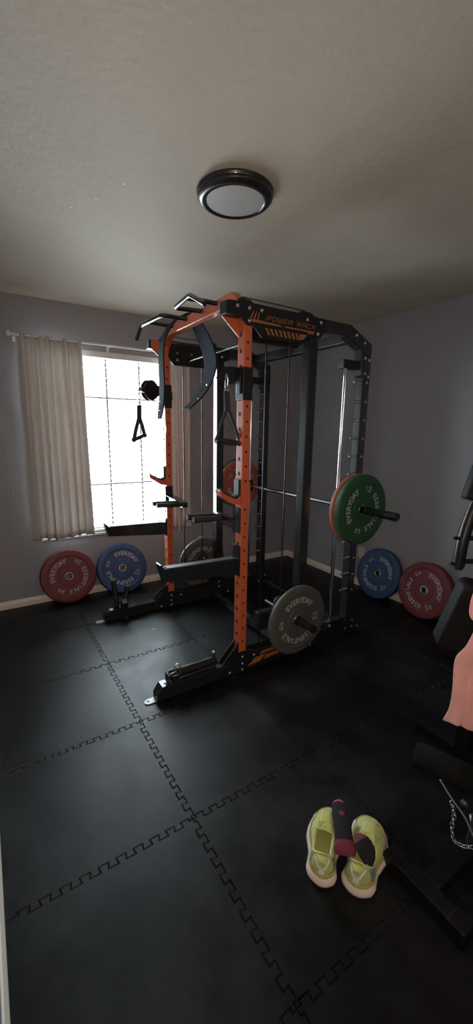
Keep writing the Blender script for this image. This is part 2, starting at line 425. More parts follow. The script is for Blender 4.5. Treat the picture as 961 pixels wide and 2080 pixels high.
# ------------------------------------------------------------------ ceiling light
lc = (-2.031, -1.999)
r = thing('ceiling_light', 'round flush ceiling light with a dark bronze ring and frosted white lens', 'ceiling light', (lc[0], lc[1], H))
T = Matrix.Translation((lc[0], lc[1], H))
b = MB(); b.lathe([(.10, 0), (.155, 0), (.160, -.005), (.159, -.010), (.153, -.014), (.153, -.018), (.157, -.022), (.155, -.028), (.147, -.033), (.144, -.036), (.137, -.039), (.122, -.040), (.118, -.034)], 'bronze', T, 96, True)
part(b, 'trim_ring', r)
b = MB(); b.lathe([(.121, -.036), (.09, -.039), (.05, -.0405), (.0001, -.041)], 'diffuser', T, 64, True); part(b, 'lens', r)

# ------------------------------------------------------------------ bumper plates
def char_mesh(body, size):
    cu = bpy.data.curves.new('t', 'FONT'); cu.body = body; cu.size = size; cu.align_x = 'CENTER'; cu.extrude = .0004; cu.offset = size*.022; cu.resolution_u = 3
    ob = bpy.data.objects.new('t', cu); COL.objects.link(ob)
    bpy.context.view_layer.update()
    me = bpy.data.meshes.new_from_object(ob.evaluated_get(bpy.context.evaluated_depsgraph_get()))
    vs = [v.co.copy() for v in me.vertices]; fs = [list(p.vertices) for p in me.polygons]
    bpy.data.objects.remove(ob); bpy.data.curves.remove(cu); bpy.data.meshes.remove(me)
    return vs, fs
CH = {}
def ch(c, size):
    k = (c, size)
    if k not in CH: CH[k] = char_mesh(c, size)
    return CH[k]
def plate_text(b, z, lb, kg, flip):
    S = .05; R = .117
    F = Matrix.Rotation(PI, 4, 'Y') if flip else Matrix()
    def arc(txt, mid, span):
        n = len(txt)
        for k, c in enumerate(txt):
            a = mid + span/2 - span*k/(n-1)
            vs, fs = ch(c, S)
            b.add(vs, fs, 'ink', F @ Matrix.Translation((0, 0, z)) @ Matrix.Rotation(a-PI/2, 4, 'Z') @ Matrix.Translation((0, R, 0)))
    arc('EVERYDAY', PI/2, math.radians(88)); arc('ESSENTIALS', -PI/2, math.radians(112))
    for sx, l1, l2 in ((-1, lb, 'LB'), (1, kg, 'KG')):
        for q, t in enumerate((l1, l2)):
            vs, fs = ch(t, .03)
            b.add(vs, fs, 'ink', F @ Matrix.Translation((sx*.138, .004-q*.03, z)))
def weight_plate(color, t, lb, kg, label, Mx, group=None):
    """disc axis local z, faces at +-t/2"""
    h = t/2; R = .225; d = .004
    prof = [(.026, h-.006), (.040, h-.006), (.042, h-.001), (.082, h-.001), (.086, h-d), (.112, h-d), (.114, h-d), (.168, h-d), (.176, h), (.210, h), (.219, h-.003), (R, h-.010)]
    full = prof + [(r_, -z_) for r_, z_ in prof[::-1]]
    b = MB(); b.lathe(full, color, None, 96, False, True)
    o = b.build('weight_plate')
    for p in o.data.polygons: p.use_smooth = True
    md = o.modifiers.new('edge', 'EDGE_SPLIT'); md.split_angle = math.radians(25)
    o.matrix_world = Mx
    setp(o, label, 'weight plate', group or 'rubber weight plates on and around the rack')
    b = MB(); plate_text(b, h-d+.0006, lb, kg, False); plate_text(b, h-d+.0006, lb, kg, True)
    l = b.build('lettering', o, recalc=False); l['label'] = 'white printed lettering'
    b = MB(); b.lathe([(.0252, h-.0055), (.036, h-.0055), (.036, -h+.0055), (.0252, -h+.0055)], 'insert', None, 48, True, True)
    e = b.build('hub_insert', o); e['label'] = 'steel centre ring'
    return o
def facing(c, n, spin, up=(0, 0, 1)):
    """plate matrix: centre c, face normal n, text rotated ccw by spin (degrees)"""
    n = Vector(n).normalized(); up = Vector(up); x = up.cross(n).normalized(); y = n.cross(x)
    m = Matrix(((x.x, y.x, n.x, c[0]), (x.y, y.y, n.y, c[1]), (x.z, y.z, n.z, c[2]), (0, 0, 0, 1)))
    return m @ Matrix.Rotation(math.radians(spin), 4, 'Z')
def lean(c_along, wall, t, th, spin, color, lb, kg, label):
    """plate resting on the floor, leaning back onto a wall ('back': y=0, 'right': x=0)"""
    R = .225; s, c = math.sin(th), math.cos(th)
    # in (d, z): d = distance from wall. face normal points into the room and up
    # touching: lowest point of back... solve so that front lower rim sits on z=0 and back upper rim touches d=0
    n = (c, s)  # (d, z)
    uvec = (-s, c)
    # back top corner = C + uvec*R - n*t/2 -> d=0 (rim) ; front bottom corner C - uvec*R (+/-) n*t/2 : lowest z uses -n*t/2
    Cd = s*R + c*t/2 + .001; Cz = c*R + s*t/2
    if wall == 'back': C = (c_along, -Cd, Cz); N = (0, -n[0], n[1])
    else: C = (-Cd, c_along, Cz); N = (-n[0], 0, n[1])
    return weight_plate(color, t, lb, kg, label, facing(C, N, spin))
lean(-2.484, 'back', .075, math.radians(13), 56, 'red', '45', '20', 'red rubber weight plate leaning on the window wall below the left curtain')
lean(-2.028, 'back', .062, math.radians(18), -24, 'blue', '35', '16', 'blue rubber weight plate leaning on the window wall below the window, beside the red one')
lean(-1.399, 'right', .062, math.radians(15), -46, 'blue', '35', '16', 'blue rubber weight plate leaning on the right wall behind the rack')
lean(-1.856, 'right', .075, math.radians(14), -57, 'red', '45', '20', 'red rubber weight plate leaning on the right wall, partly behind the exercise bench')

# ------------------------------------------------------------------ power rack
YN, YF = -1.745, -.592         # outer faces near / far
PX = {'front': (-1.807, -1.757), 'mid': (-1.352, -1.287), 'rear': (-.882, -.818)}
PWY = .065
SIDES = (('near', YN, YN+PWY, -1), ('far', YF-PWY, YF, 1))
rack = thing('power_rack', 'large black and orange power rack with pulleys standing in the middle of the mats', 'power rack', (-1.35, -1.17, 0))
def disc(b, c, axis, rx, rz, mt, off=.0004, seg=12):
    # small elliptical hole mark on a face; axis 'x-' or 'y-' 'y+'
    pts = []
    for k in range(seg):
        a = 2*PI*k/seg
        if axis == 'x-': pts.append((c[0]-off, c[1]+rx*math.cos(a), c[2]+rz*math.sin(a)))
        elif axis == 'x+': pts.append((c[0]+off, c[1]+rx*math.cos(a), c[2]+rz*math.sin(a)))
        elif axis == 'y-': pts.append((c[0]+rx*math.cos(a), c[1]-off, c[2]+rz*math.sin(a)))
        else: pts.append((c[0]+rx*math.cos(a), c[1]+off, c[2]+rz*math.sin(a)))
    b.add(pts, [list(range(seg))], mt)
def bolt(b, c, axis, r=.0085, mt='steel', h=.007):
    if isinstance(b, list): b.append((c, axis, r, mt, h)); return
    d = {'x-': (-1, 0, 0), 'x+': (1, 0, 0), 'y-': (0, -1, 0), 'y+': (0, 1, 0), 'z+': (0, 0, 1)}[axis]
    T = TM(c, (0, 0, 1) if axis != 'z+' else (1, 0, 0), None)
    z = Vector(d); x = Vector((0, 0, 1)) if axis != 'z+' else Vector((1, 0, 0)); y = z.cross(x)
    T = Matrix(((x.x, y.x, z.x, c[0]), (x.y, y.y, z.y, c[1]), (x.z, y.z, z.z, c[2]), (0, 0, 0, 1)))
    b.lathe([(r*1.25, 0), (r*1.25, h*.25), (r, h*.3), (r*.92, h*.7), (r*.6, h), (r*.35, h), (r*.3, h*.6), (.0001, h*.6)], mt, T, 12, False)
def build_bolts(lst, parent, root, name='bolt'):
    for c, axis, r, mt, h in lst:
        b = MB(); bolt(b, c, axis, r, mt, h); sub(b, name, parent, root)
# front posts (orange) + top crossbar as one bent frame piece each
for sd, ya, yb, so in SIDES:
    b = MB(); x0, x1 = PX['front']
    b.box(x0, x1, ya, yb, .035, 2.03, 'orange', bev=.004)
    yo = ya if so < 0 else yb; oax = 'y-' if so < 0 else 'y+'; yi = yb if so < 0 else ya; iax = 'y+' if so < 0 else 'y-'
    z = .135
    while z < 1.98:
        disc(b, (x0+.024, yo, z), oax, .0065, .0068, 'hole'); disc(b, (x0+.024, yi, z), iax, .0065, .0068, 'hole')
        disc(b, (x0, (ya+yb)/2, z+.04), 'x-', .0115, .0125, 'hole'); disc(b, (x1, (ya+yb)/2, z+.04), 'x+', .0115, .0125, 'hole')
        z += .0813
    part(b, 'front_post', rack)['label'] = 'orange upright punched with holes'
x0, x1 = PX['front']
yc0, yc1 = YN, YF
w_ = PWY; zt = 2.197; ch_ = .13
out_ = [(yc0, 2.025), (yc0, zt-ch_), (yc0+ch_, zt), (yc1-ch_, zt), (yc1, zt-ch_), (yc1, 2.025)]
in_ = [(yc1-w_, 2.025), (yc1-w_, zt-ch_-.0), (yc1-w_-.085, zt-w_), (yc0+w_+.085, zt-w_), (yc0+w_, zt-ch_), (yc0+w_, 2.025)]
b = MB()
quads = list(zip(out_, [in_[5], in_[4], in_[3], in_[2], in_[1], in_[0]]))
vs = []
for (o_, i_) in quads:
    for x in (x0, x1): vs += [(x, o_[0], o_[1]), (x, i_[0], i_[1])]
fs = []
for k in range(5):
    a = k*4; c = a+4
    fs += [(a, c, c+1, a+1), (a+2, a+3, c+3, c+2), (a, a+2, c+2, c), (a+1, c+1, c+3, a+3)]
fs += [(0, 1, 3, 2), (20, 22, 23, 21)]
b.add(vs, fs, 'orange')
cb = part(b, 'crossbar', rack); md = cb.modifiers.new('bev', 'BEVEL'); md.width = .005; md.segments = 2; md.limit_method = 'ANGLE'; md.angle_limit = .3
cb['label'] = 'orange top crossbar joining the front uprights'
for sd, ya, yb, so in SIDES:
    # orange gusset flange at the head of the post, on the inner face
    yi = yb if so < 0 else ya
    b = MB(); b.prism([(-1.905, 2.105), (-1.905, 2.045), (-1.80, 1.955), (-1.77, 1.955), (-1.70, 2.03), (-1.70, 2.105)], 'y', yi-.002 if so < 0 else yi+.002, yi+.003 if so < 0 else yi-.003, 'orange')
    part(b, 'gusset', rack)['label'] = 'orange gusset at the head of the post'
# mid and rear posts
for sd, ya, yb, so in SIDES:
    yo = ya if so < 0 else yb; oax = 'y-' if so < 0 else 'y+'
    b = MB(); b.box(PX['mid'][0], PX['mid'][1], ya, yb, .05, 2.06, 'black', bev=.006); part(b, 'middle_post', rack)
    b = MB(); b.box(PX['rear'][0], PX['rear'][1], ya, yb, .05, 2.0, 'black', bev=.006)
    part(b, 'rear_post', rack)
    z = .352
    yp = (ya+yb)/2
    while z < 1.80:
        b = MB(); b.tube([(PX['rear'][0]+.002, yp, z), (-.925, yp, z), (-.93, yp, z+.001)], .008, 'chrome', 10); part(b, 'catch_peg', rack)
        b = MB(); bolt(b, (-.845, yo, z), oax, .0075, 'steel'); part(b, 'bolt', rack)
        z += .1195
# top side beams: straight, chamfered down to the rear post
for sd, ya, yb, so in SIDES:
    b = MB()
    b.prism([(-1.80, 2.045), (-1.80, 2.118), (-1.015, 2.118), (-.815, 2.025), (-.812, 1.80), (-.845, 1.79), (-.90, 1.83), (-.915, 1.985), (-1.055, 2.047)], 'y', ya+.004, yb-.004, 'black', bev=.003)
    part(b, 'top_side_beam', rack)
    yo = ya if so < 0 else yb; e = so*.005; oax = 'y-' if so < 0 else 'y+'
    b = MB()
    b.prism([(-1.92, 2.044), (-1.92, 2.098), (-1.908, 2.11), (-1.845, 2.112), (-1.815, 2.128), (-1.775, 2.128), (-1.755, 2.116), (-1.44, 2.116), (-1.40, 2.13), (-1.36, 2.13), (-1.33, 2.115), (-1.24, 2.112), (-1.24, 2.05), (-1.28, 2.004), (-1.365, 2.0),
             (-1.405, 1.962), (-1.70, 1.955), (-1.752, 2.004), (-1.80, 2.006), (-1.842, 2.046)], 'y', yo, yo+e, 'blackplate')
    sp_ = part(b, 'top_side_plate', rack); sp_['label'] = 'black side plate printed POWER RACK'
    b = MB()
    b.box(-1.92, -1.81, ya+.002, yb-.002, 2.046, 2.108, 'blackplate', bev=.003); sub(b, 'end_box', sp_, rack)
    # printed graphics on the outer face
    b = MB(); yf = yo+e; g = so*.0005
    def q(poly, mt='decal'): b.prism(poly, 'y', yf, yf+g, mt)
    q([(-1.775, 2.026), (-1.775, 2.038), (-1.745, 2.04), (-1.58, 2.034), (-1.56, 2.026)])
    q([(-1.55, 2.034), (-1.325, 2.034), (-1.335, 2.018), (-1.375, 2.018), (-1.385, 2.026), (-1.54, 2.026)])
    for k in range(3): q([(-1.778+k*.022, 2.042), (-1.768+k*.022, 2.042), (-1.752+k*.018, 2.078), (-1.757+k*.018, 2.078)])
    for k in range(8): q([(-1.68+k*.03, 2.008), (-1.665+k*.03, 2.008), (-1.643+k*.029, 1.975), (-1.658+k*.029, 1.975)])
    q([(-1.44, 2.008), (-1.385, 2.008), (-1.41, 1.982), (-1.44, 1.975)])
    G = {'P': [((0, 0), (0, 1)), ((0, 1), (1, 1)), ((1, 1), (1, .45)), ((1, .45), (0, .45))],
         'O': [((0, 0), (0, 1)), ((0, 1), (1, 1)), ((1, 1), (1, 0)), ((1, 0), (0, 0))],
         'W': [((0, 1), (0, 0)), ((0, 0), (1, 0)), ((.5, 0), (.5, .8)), ((1, 0), (1, 1))],
         'E': [((0, 0), (0, 1)), ((0, 1), (1, 1)), ((0, .5), (.9, .5)), ((0, 0), (1, 0))],
         'R': [((0, 0), (0, 1)), ((0, 1), (1, 1)), ((1, 1), (1, .5)), ((1, .5), (0, .5)), ((.45, .5), (1, 0))],
         'A': [((0, 0), (0, .7)), ((0, .7), (.3, 1)), ((.3, 1), (1, 1)), ((1, 1), (1, 0)), ((0, .4), (1, .4))],
         'C': [((1, 1), (0, 1)), ((0, 1), (0, 0)), ((0, 0), (1, 0))],
         'K': [((0, 0), (0, 1)), ((0, .5), (1, 1)), ((0, .5), (1, 0))]}
    xx = -1.67; Hh = .020; Ww = .025; sw = .0038
    for c in 'POWER RACK':
        if c != ' ':
            for (a0, a1), (c0, c1) in G[c]:
                P0 = Vector((xx+a0*Ww+a1*Hh*.18, 0, 2.047+a1*Hh)); P1 = Vector((xx+c0*Ww+c1*Hh*.18, 0, 2.047+c1*Hh))
                if so > 0: pass
                d = (P1-P0).normalized(); n = Vector((-d.z, 0, d.x))*sw/2; P0 = P0-d*sw/2; P1 = P1+d*sw/2
                q([((P0+n).x, (P0+n).z), ((P1+n).x, (P1+n).z), ((P1-n).x, (P1-n).z), ((P0-n).x, (P0-n).z)])
        xx += .037 if c != ' ' else .026
    if so < 0: sub(b, 'lettering', sp_, rack)['label'] = 'orange POWER RACK lettering and stripes'
    b = []
    for (x, z) in ((-1.854, 2.089), (-1.781, 2.089), (-1.703, 2.089), (-1.78, 2.028), (-1.385, 2.09), (-1.28, 2.089), (-1.299, 2.025)):
        bolt(b, (x, yo+e, z), oax)
    for (x, z) in ((-.969, 2.062), (-.888, 2.026), (-.896+.02, 1.936), (-.835, 1.928), (-.87, 1.842), (-.835, 1.824)):
        bolt(b, (x, yo, z), oax)
    if so > 0:
        for (x, z) in ((-1.70, 1.985), (-1.58, 1.985), (-1.38, 1.985), (-1.33, 2.03)): bolt(b, (x, ya-.0, z+.05), 'y-')
    build_bolts(b, rack, rack)
    # inside skin of the far plate as the camera sees it
    b = MB(); yi = yb if so < 0 else ya; ei = -so*.004
    b.prism([(-1.70, 2.10), (-1.76, 2.10), (-1.775, 2.0), (-1.73, 1.945), (-1.40, 1.945), (-1.35, 1.985), (-1.24, 2.03), (-1.24, 2.10)], 'y', yi, yi+ei, 'blackplate')
    pl = part(b, 'inner_side_plate', rack)
    b = []
    for (x, z) in ((-1.70, 1.985), (-1.60, 1.985), (-1.38, 1.99), (-1.31, 2.045)): bolt(b, (x, yi+ei, z), 'y-' if so > 0 else 'y+')
    build_bolts(b, pl, rack)
    # pulleys and the cable along the top
    ym = (ya+yb)/2 - so*.01
    for x in (-1.795, -1.38):
        b = MB(); b.lathe([(.008, -.010), (.030, -.010), (.032, -.006), (.026, 0), (.032, .006), (.030, .010), (.008, .010)], 'blackrub', Matrix.Translation((x, ym, 2.118)) @ Matrix.Rotation(PI/2, 4, 'X'), 24, False, True); part(b, 'pulley_wheel', rack)
    b = MB(); b.cyl((-1.795, ym, 2.151), (-1.38, ym, 2.151), .003, 'blackrub', 8); part(b, 'top_cable', rack)
# rear top crossbeam, chrome rod, rear and floor crossbeams
b = MB(); b.box(-.985, -.93, YN+PWY-.004, YF-PWY+.004, 2.03, 2.095, 'blackplate', bev=.004); part(b, 'rear_top_crossbeam', rack)
b = MB(); b.cyl((-1.615, YN+PWY, 1.985), (-1.615, YF-PWY, 1.985), .008, 'darksteel'); part(b, 'cross_rod', rack)
b = MB(); b.box(-1.42, -1.37, YN+.06, YF-.06, .022, .072, 'black', bev=.004); part(b, 'floor_crossbeam', rack)
b = MB(); b.box(-.885, -.83, YN+PWY, YF-PWY, .022, .082, 'black', bev=.004); part(b, 'rear_floor_crossbeam', rack)
# floor runners with anchor ears, gussets, side plates
for sd, ya, yb, so in SIDES:
    yo = ya if so < 0 else yb; oax = 'y-' if so < 0 else 'y+'; yi = yb if so < 0 else ya; iax = 'y+' if so < 0 else 'y-'; e = so*.005
    b = MB()
    b.prism([(-2.335, .006), (-2.335, .040), (-2.305, .085), (-.76, .085), (-.745, .07), (-.745, .006)], 'y', ya, yb, 'black', bev=.003)
    part(b, 'floor_runner', rack)
    b = MB()
    pts = [(-2.325, (ya+yb)/2-.022)] + [(-2.375+.022*math.cos(a), (ya+yb)/2+.022*math.sin(a)) for a in [(-90-k*22.5)*PI/180 for k in range(9)]] + [(-2.325, (ya+yb)/2+.022)]
    b.prism(pts, 'z', .0015, .0055, 'greysteel'); disc_pts = [(-2.375+.0065*math.cos(k*PI/6), (ya+yb)/2+.0065*math.sin(k*PI/6), .0059) for k in range(12)]
    b.add(disc_pts, [list(range(12))], 'hole')
    part(b, 'anchor_ear', rack)['label'] = 'grey metal floor anchor tab'
    b = MB()   # lower side plate with sloping front gusset
    poly = [(-1.935, .012), (-1.935, .06), (-1.90, .085), (-1.815, .145), (-1.735, .145), (-1.69, .125), (-1.42, .125), (-1.38, .16), (-1.28, .16), (-1.22, .11), (-.93, .10), (-.88, .135), (-.80, .135), (-.78, .03), (-.80, .012)]
    b.prism(poly, 'y', yo, yo+e, 'blackplate'); lp = part(b, 'lower_side_plate', rack)
    b = MB(); b.prism(poly, 'y', yi, yi-e, 'blackplate'); part(b, 'lower_inner_plate', rack)
    b = MB(); yf = yo+e; g = so*.0005
    def q2(poly, mt): b.prism(poly, 'y', yf, yf+g, mt)
    q2([(-1.745, .035), (-1.69, .078), (-1.60, .082), (-1.655, .04)], 'decal')
    q2([(-1.655, .088), (-1.64, .11), (-1.44, .112), (-1.42, .095)], 'decal_dim')
    q2([(-1.625, .045), (-1.60, .075), (-1.42, .085), (-1.40, .06)], 'decal_dim')
    if so < 0: sub(b, 'stripe_graphics', lp, rack)['label'] = 'orange diagonal stripes on the lower side plate'
    b = []
    BB = ((-1.785, .112), (-1.785, .066), (-1.785, .026), (-1.875, .032), (-1.70, .1), (-1.39, .03), (-1.325, .14), (-1.325, .095), (-1.23, .03), (-.89, .06), (-.82, .11), (-.82, .06), (-.755, .045))
    for x, z in BB:
        bolt(b, (x, yo+(e if x < -.78 else 0), z), oax); 
        if x < -.78: bolt(b, (x, yi-e, z), iax)
    build_bolts(b, rack, rack)
    b = MB(); bolt(b, (-2.275, (ya+yb)/2, .085), 'z+', .013, 'steel', .006); part(b, 'runner_bolt', rack)
    # front gusset brace leaf
    b = MB(); b.prism([(-1.925, .085), (-1.80, .215), (-1.80, .085)], 'y', (ya+yb)/2-.025, (ya+yb)/2-.020, 'blackplate'); b.prism([(-1.925, .085), (-1.80, .215), (-1.80, .085)], 'y', (ya+yb)/2+.020, (ya+yb)/2+.025, 'blackplate')
    part(b, 'front_gusset', rack)
    # smith guide rod with its brackets
    yr = yi + so*.02
    b = MB(); b.cyl((-1.0, yr, .135), (-1.0, yr, 1.87), .0125, 'chrome', 24); part(b, 'guide_rod', rack)['label'] = 'chrome vertical guide rod'
    b = MB(); b.box(-1.045, -.82, yr-.027, yr+.027, 1.865, 1.918, 'blackplate', bev=.004); part(b, 'upper_rod_bracket', rack)
    b = MB(); b.box(-1.05, -.83, yr-.027, yr+.027, .085, .135, 'blackplate', bev=.004); bolt(b, (-1.045, yo, .118), oax, .011); part(b, 'lower_rod_bracket', rack)
    # weight carriage with its two slim guide rods
    for x in (-1.64, -1.475):
        b = MB(); b.cyl((x, (ya+yb)/2, .085), (x, (ya+yb)/2, 2.05), .0042, 'gymblack', 10); part(b, 'carriage_rod', rack)
    b = MB(); b.box(-1.66, -1.42, (ya+yb)/2-.022, (ya+yb)/2+.022, .24, .36, 'blackplate', bev=.005)
    b.lathe([(.006, -.014), (.045, -.014), (.047, -.008), (.038, 0), (.047, .008), (.045, .014), (.006, .014)], 'blackrub', Matrix.Translation((-1.475, (ya+yb)/2, .38)) @ Matrix.Rotation(PI/2, 4, 'X'), 24, False, True)
    bolt(b, (-1.475, yi-so*.0, .385), iax, .009); bolt(b, (-1.53, yi, .33), iax, .009)
    part(b, 'weight_carriage', rack)
    b = MB(); yc = (ya+yb)/2
    b.cyl((-1.44, yc+so*.20*-1, .31), (-1.44, yc-so*.022, .31), .0125, 'darksteel', 16)
    b.cyl((-1.44, yc+so*.022, .31), (-1.44, yc+so*.285, .31), .0243, 'black', 24)
    part(b, 'loading_pin', rack)
    # cable trolley sleeve around the front post
    zc = 1.715
    b = MB(); x0, x1 = PX['front']
    b.box(x0-.006, x1+.006, ya-.006, yb+.006, zc-.085, zc+.085, 'blackplate', bev=.004)
    b.box(x0-.016, x0-.004, ya+.012, yb-.012, zc-.05, zc+.045, 'blackplate', bev=.004)
    tr = part(b, 'cable_trolley', rack)
    b = MB()
    for k in range(5): b.box(x1+.006, x1+.022, (ya+yb)/2-.02, (ya+yb)/2+.02, zc-.02+k*.012-.004, zc-.02+k*.012+.003, 'blackrub')
    b.cyl((x1, (ya+yb)/2, zc+.005), (x1+.018, (ya+yb)/2, zc+.005), .012, 'darksteel', 14)
    sub(b, 'release_knob', tr, rack)
    bolts_ = [];
    for dz in (-.04, .0): bolt(bolts_, (x1-.02, yo+so*.006, zc+dz), oax, .006, 'darksteel')
    build_bolts(bolts_, tr, rack)
    # swivelling pulley housing
    if so > 0: pc = Vector((-1.905, -.60, 1.757)); fd = Vector((.93, .36, 0))
    else: pc = Vector((-1.838, -1.628, 1.765)); fd = Vector((.25, -1, 0))
    fd.normalize(); T = Matrix(((fd.x, 0, fd.y, pc.x), (fd.y, 0, -fd.x, pc.y), (0, 1, 0, pc.z), (0, 0, 0, 1)))
    b = MB(); R_ = .066 if so > 0 else .040
    def ring_poly(R):
        return [(R*math.cos(a)*(1 if math.cos(a) < 0 else 1.1), R*math.sin(a)*1.12) for a in [k*PI/14 for k in range(28)]]
    for zz in (-.024, .018): b.prism(ring_poly(R_), 'z', zz, zz+.006, 'blackplate', T)
    b.lathe([(.008, -.012), (R_-.01, -.012), (R_-.006, -.008), (R_-.016, 0), (R_-.006, .008), (R_-.01, .012), (.008, .012)], 'blackrub', T, 28, False, True)
    b.prism([(-R_-.03, -.012), (-R_+.02, -.03), (-R_+.02, .03), (-R_-.012, .012)], 'z', -.02, .02, 'blackplate', T)
    b.prism([(R_*.6, -.045), (R_+.03, -.035), (R_+.03, .035), (R_*.6, .045)], 'z', -.02, .02, 'blackplate', T)
    ph = sub(b, 'pulley_housing', tr, rack)
    if so < 0:
        b = MB(); b.box(-1.76, -1.715, -1.70, -1.655, 1.66, 1.80, 'blackplate', bev=.01); b.cyl((-1.745, -1.71, 1.655), (-1.735, -1.71, 1.625), .008, 'chrome', 10); b.cyl((-1.75, -1.715, 1.68), (-1.725, -1.715, 1.685), .009, 'chrome', 10); sub(b, 'rear_pulley_block', tr, rack)
    # cable from trolley up and down along the post
    b = MB(); b.cyl((x1+.012, (ya+yb)/2+.012, .12), (x1+.012, (ya+yb)/2+.012, zc-.085), .0028, 'blackrub', 8); b.cyl((x1+.012, (ya+yb)/2+.012, zc+.085), (x1+.012, (ya+yb)/2+.012, 2.05), .0028, 'blackrub', 8)
    part(b, 'pulley_cable', rack)
# multi-grip pull-up handles bolted on the crossbar
def handle_unit(bar_pts, stubs):
    b = MB()
    b.tube(bar_pts, .0135, 'black', 16)
    for p0, p1 in stubs: b.tube([p0, p1], .0135, 'black', 16)
    return part(b, 'pull_up_handle', rack)
def arcjoin(pts, r=.03, n=5):
    pts = [Vector(p) for p in pts]; out = [pts[0]]
    for i in range(1, len(pts)-1):
        a = (pts[i-1]-pts[i]); c = (pts[i+1]-pts[i]); rr = min(r, a.length*.45, c.length*.45)
        A = pts[i]+a.normalized()*rr; Cc = pts[i]+c.normalized()*rr
        for k in range(n+1):
            t = k/n; out.append(A*(1-t)**2 + pts[i]*2*t*(1-t) + Cc*t*t)
    out.append(pts[-1]); return out
zb = 2.176
handle_unit(arcjoin([(-1.775, -1.05, zb), (-1.975, -1.05, zb), (-2.0, -.74, zb), (-2.0, -.628, 2.10)]), [((-1.775, -.83, zb), (-1.995, -.83, zb))])
handle_unit(arcjoin([(-1.775, -1.27, zb), (-1.985, -1.27, zb-.01), (-2.0, -1.50, zb), (-1.995, -1.66, 2.095)]), [((-1.775, -1.45, zb), (-1.997, -1.45, zb-.002))])

# ------------------------------------------------------------------ lifting belt draped over the crossbar
def strip(path, widths, th, mt, b):
    """ribbon following path in (x,z) at y centre; widths along y"""
    P = [Vector(p) for p in path]; rows = []
    n = len(P); top = []; bot = []
    for i, p in enumerate(P):
        t = (P[min(i+1, n-1)]-P[max(i-1, 0)]).normalized(); nn = Vector((-t.z, 0, t.x)).normalized()
        w = widths[i]
        top.append([p+nn*th/2+Vector((0, -w/2, 0)), p+nn*th/2+Vector((0, w/2, 0))])
        bot.append([p-nn*th/2+Vector((0, -w/2, 0)), p-nn*th/2+Vector((0, w/2, 0))])
    grid = [[top[i][0], top[i][1], bot[i][1], bot[i][0], top[i][0]] for i in range(n)]
    b.sheet(grid, mt, smooth=False)
    k = n-1
    for k in (0, n-1): b.add([top[k][0], top[k][1], bot[k][1], bot[k][0]], [(0, 1, 2, 3)], mt)
def smooth_path(pts, n=6):
    P = [Vector(p) for p in pts]; out = []
    for i in range(len(P)-1):
        p0, p1, p2, p3 = P[max(i-1, 0)], P[i], P[i+1], P[min(i+2, len(P)-1)]
        for k in range(n):
            t = k/n
            out.append(.5*((2*p1)+(-p0+p2)*t+(2*p0-5*p1+4*p2-p3)*t*t+(-p0+3*p1-3*p2+p3)*t**3))
    out.append(P[-1]); return out
belt = thing('lifting_belt', 'wide dark lifting belt draped over the orange crossbar with both ends hanging', 'lifting belt', (-1.78, -1.0, 2.2))
# widths run from the hanging left tip over the bar to the right tip
left = [(-1.97, -.95, 1.54), (-1.953, -.95, 1.64), (-1.945, -.95, 1.76), (-1.947, -.95, 1.89), (-1.942, -.95, 2.01), (-1.922, -.96, 2.08), (-1.868, -.98, 2.165), (-1.80, -1.0, 2.212), (-1.755, -1.02, 2.205),
        (-1.715, -1.04, 2.14), (-1.685, -1.06, 2.07), (-1.655, -1.07, 1.99), (-1.645, -1.08, 1.895), (-1.675, -1.08, 1.785), (-1.735, -1.08, 1.69), (-1.83, -1.08, 1.605)]
path = smooth_path(left); n = len(path)
wd = []
for i in range(n):
    t = i/(n-1)
    w = .085 if t < .45 else .085 + .085*min(1, (t-.45)/.25)
    if t > .8: w = .17 - .075*((t-.8)/.2)
    if t < .05: w = .055+.03*t/.05
    wd.append(w)
b = MB(); strip(path, wd, .009, 'belt', b); part(b, 'belt_band', belt)
i0 = len(path)-12
for i in (i0, i0+6):
    p = path[i]; b = MB(); b.cyl((p.x-.008, p.y-.03, p.z), (p.x+.008, p.y-.03, p.z), .006, 'chrome', 10); part(b, 'snap_stud', belt)
b = MB(); p = path[2]
b.tube([(p.x-.008, p.y-.03, p.z+.09), (p.x-.008, p.y+.03, p.z+.09), (p.x-.008, p.y+.03, p.z+.03), (p.x-.008, p.y-.03, p.z+.03), (p.x-.008, p.y-.03, p.z+.09)], .0025, 'chrome', 8); part(b, 'buckle', belt)

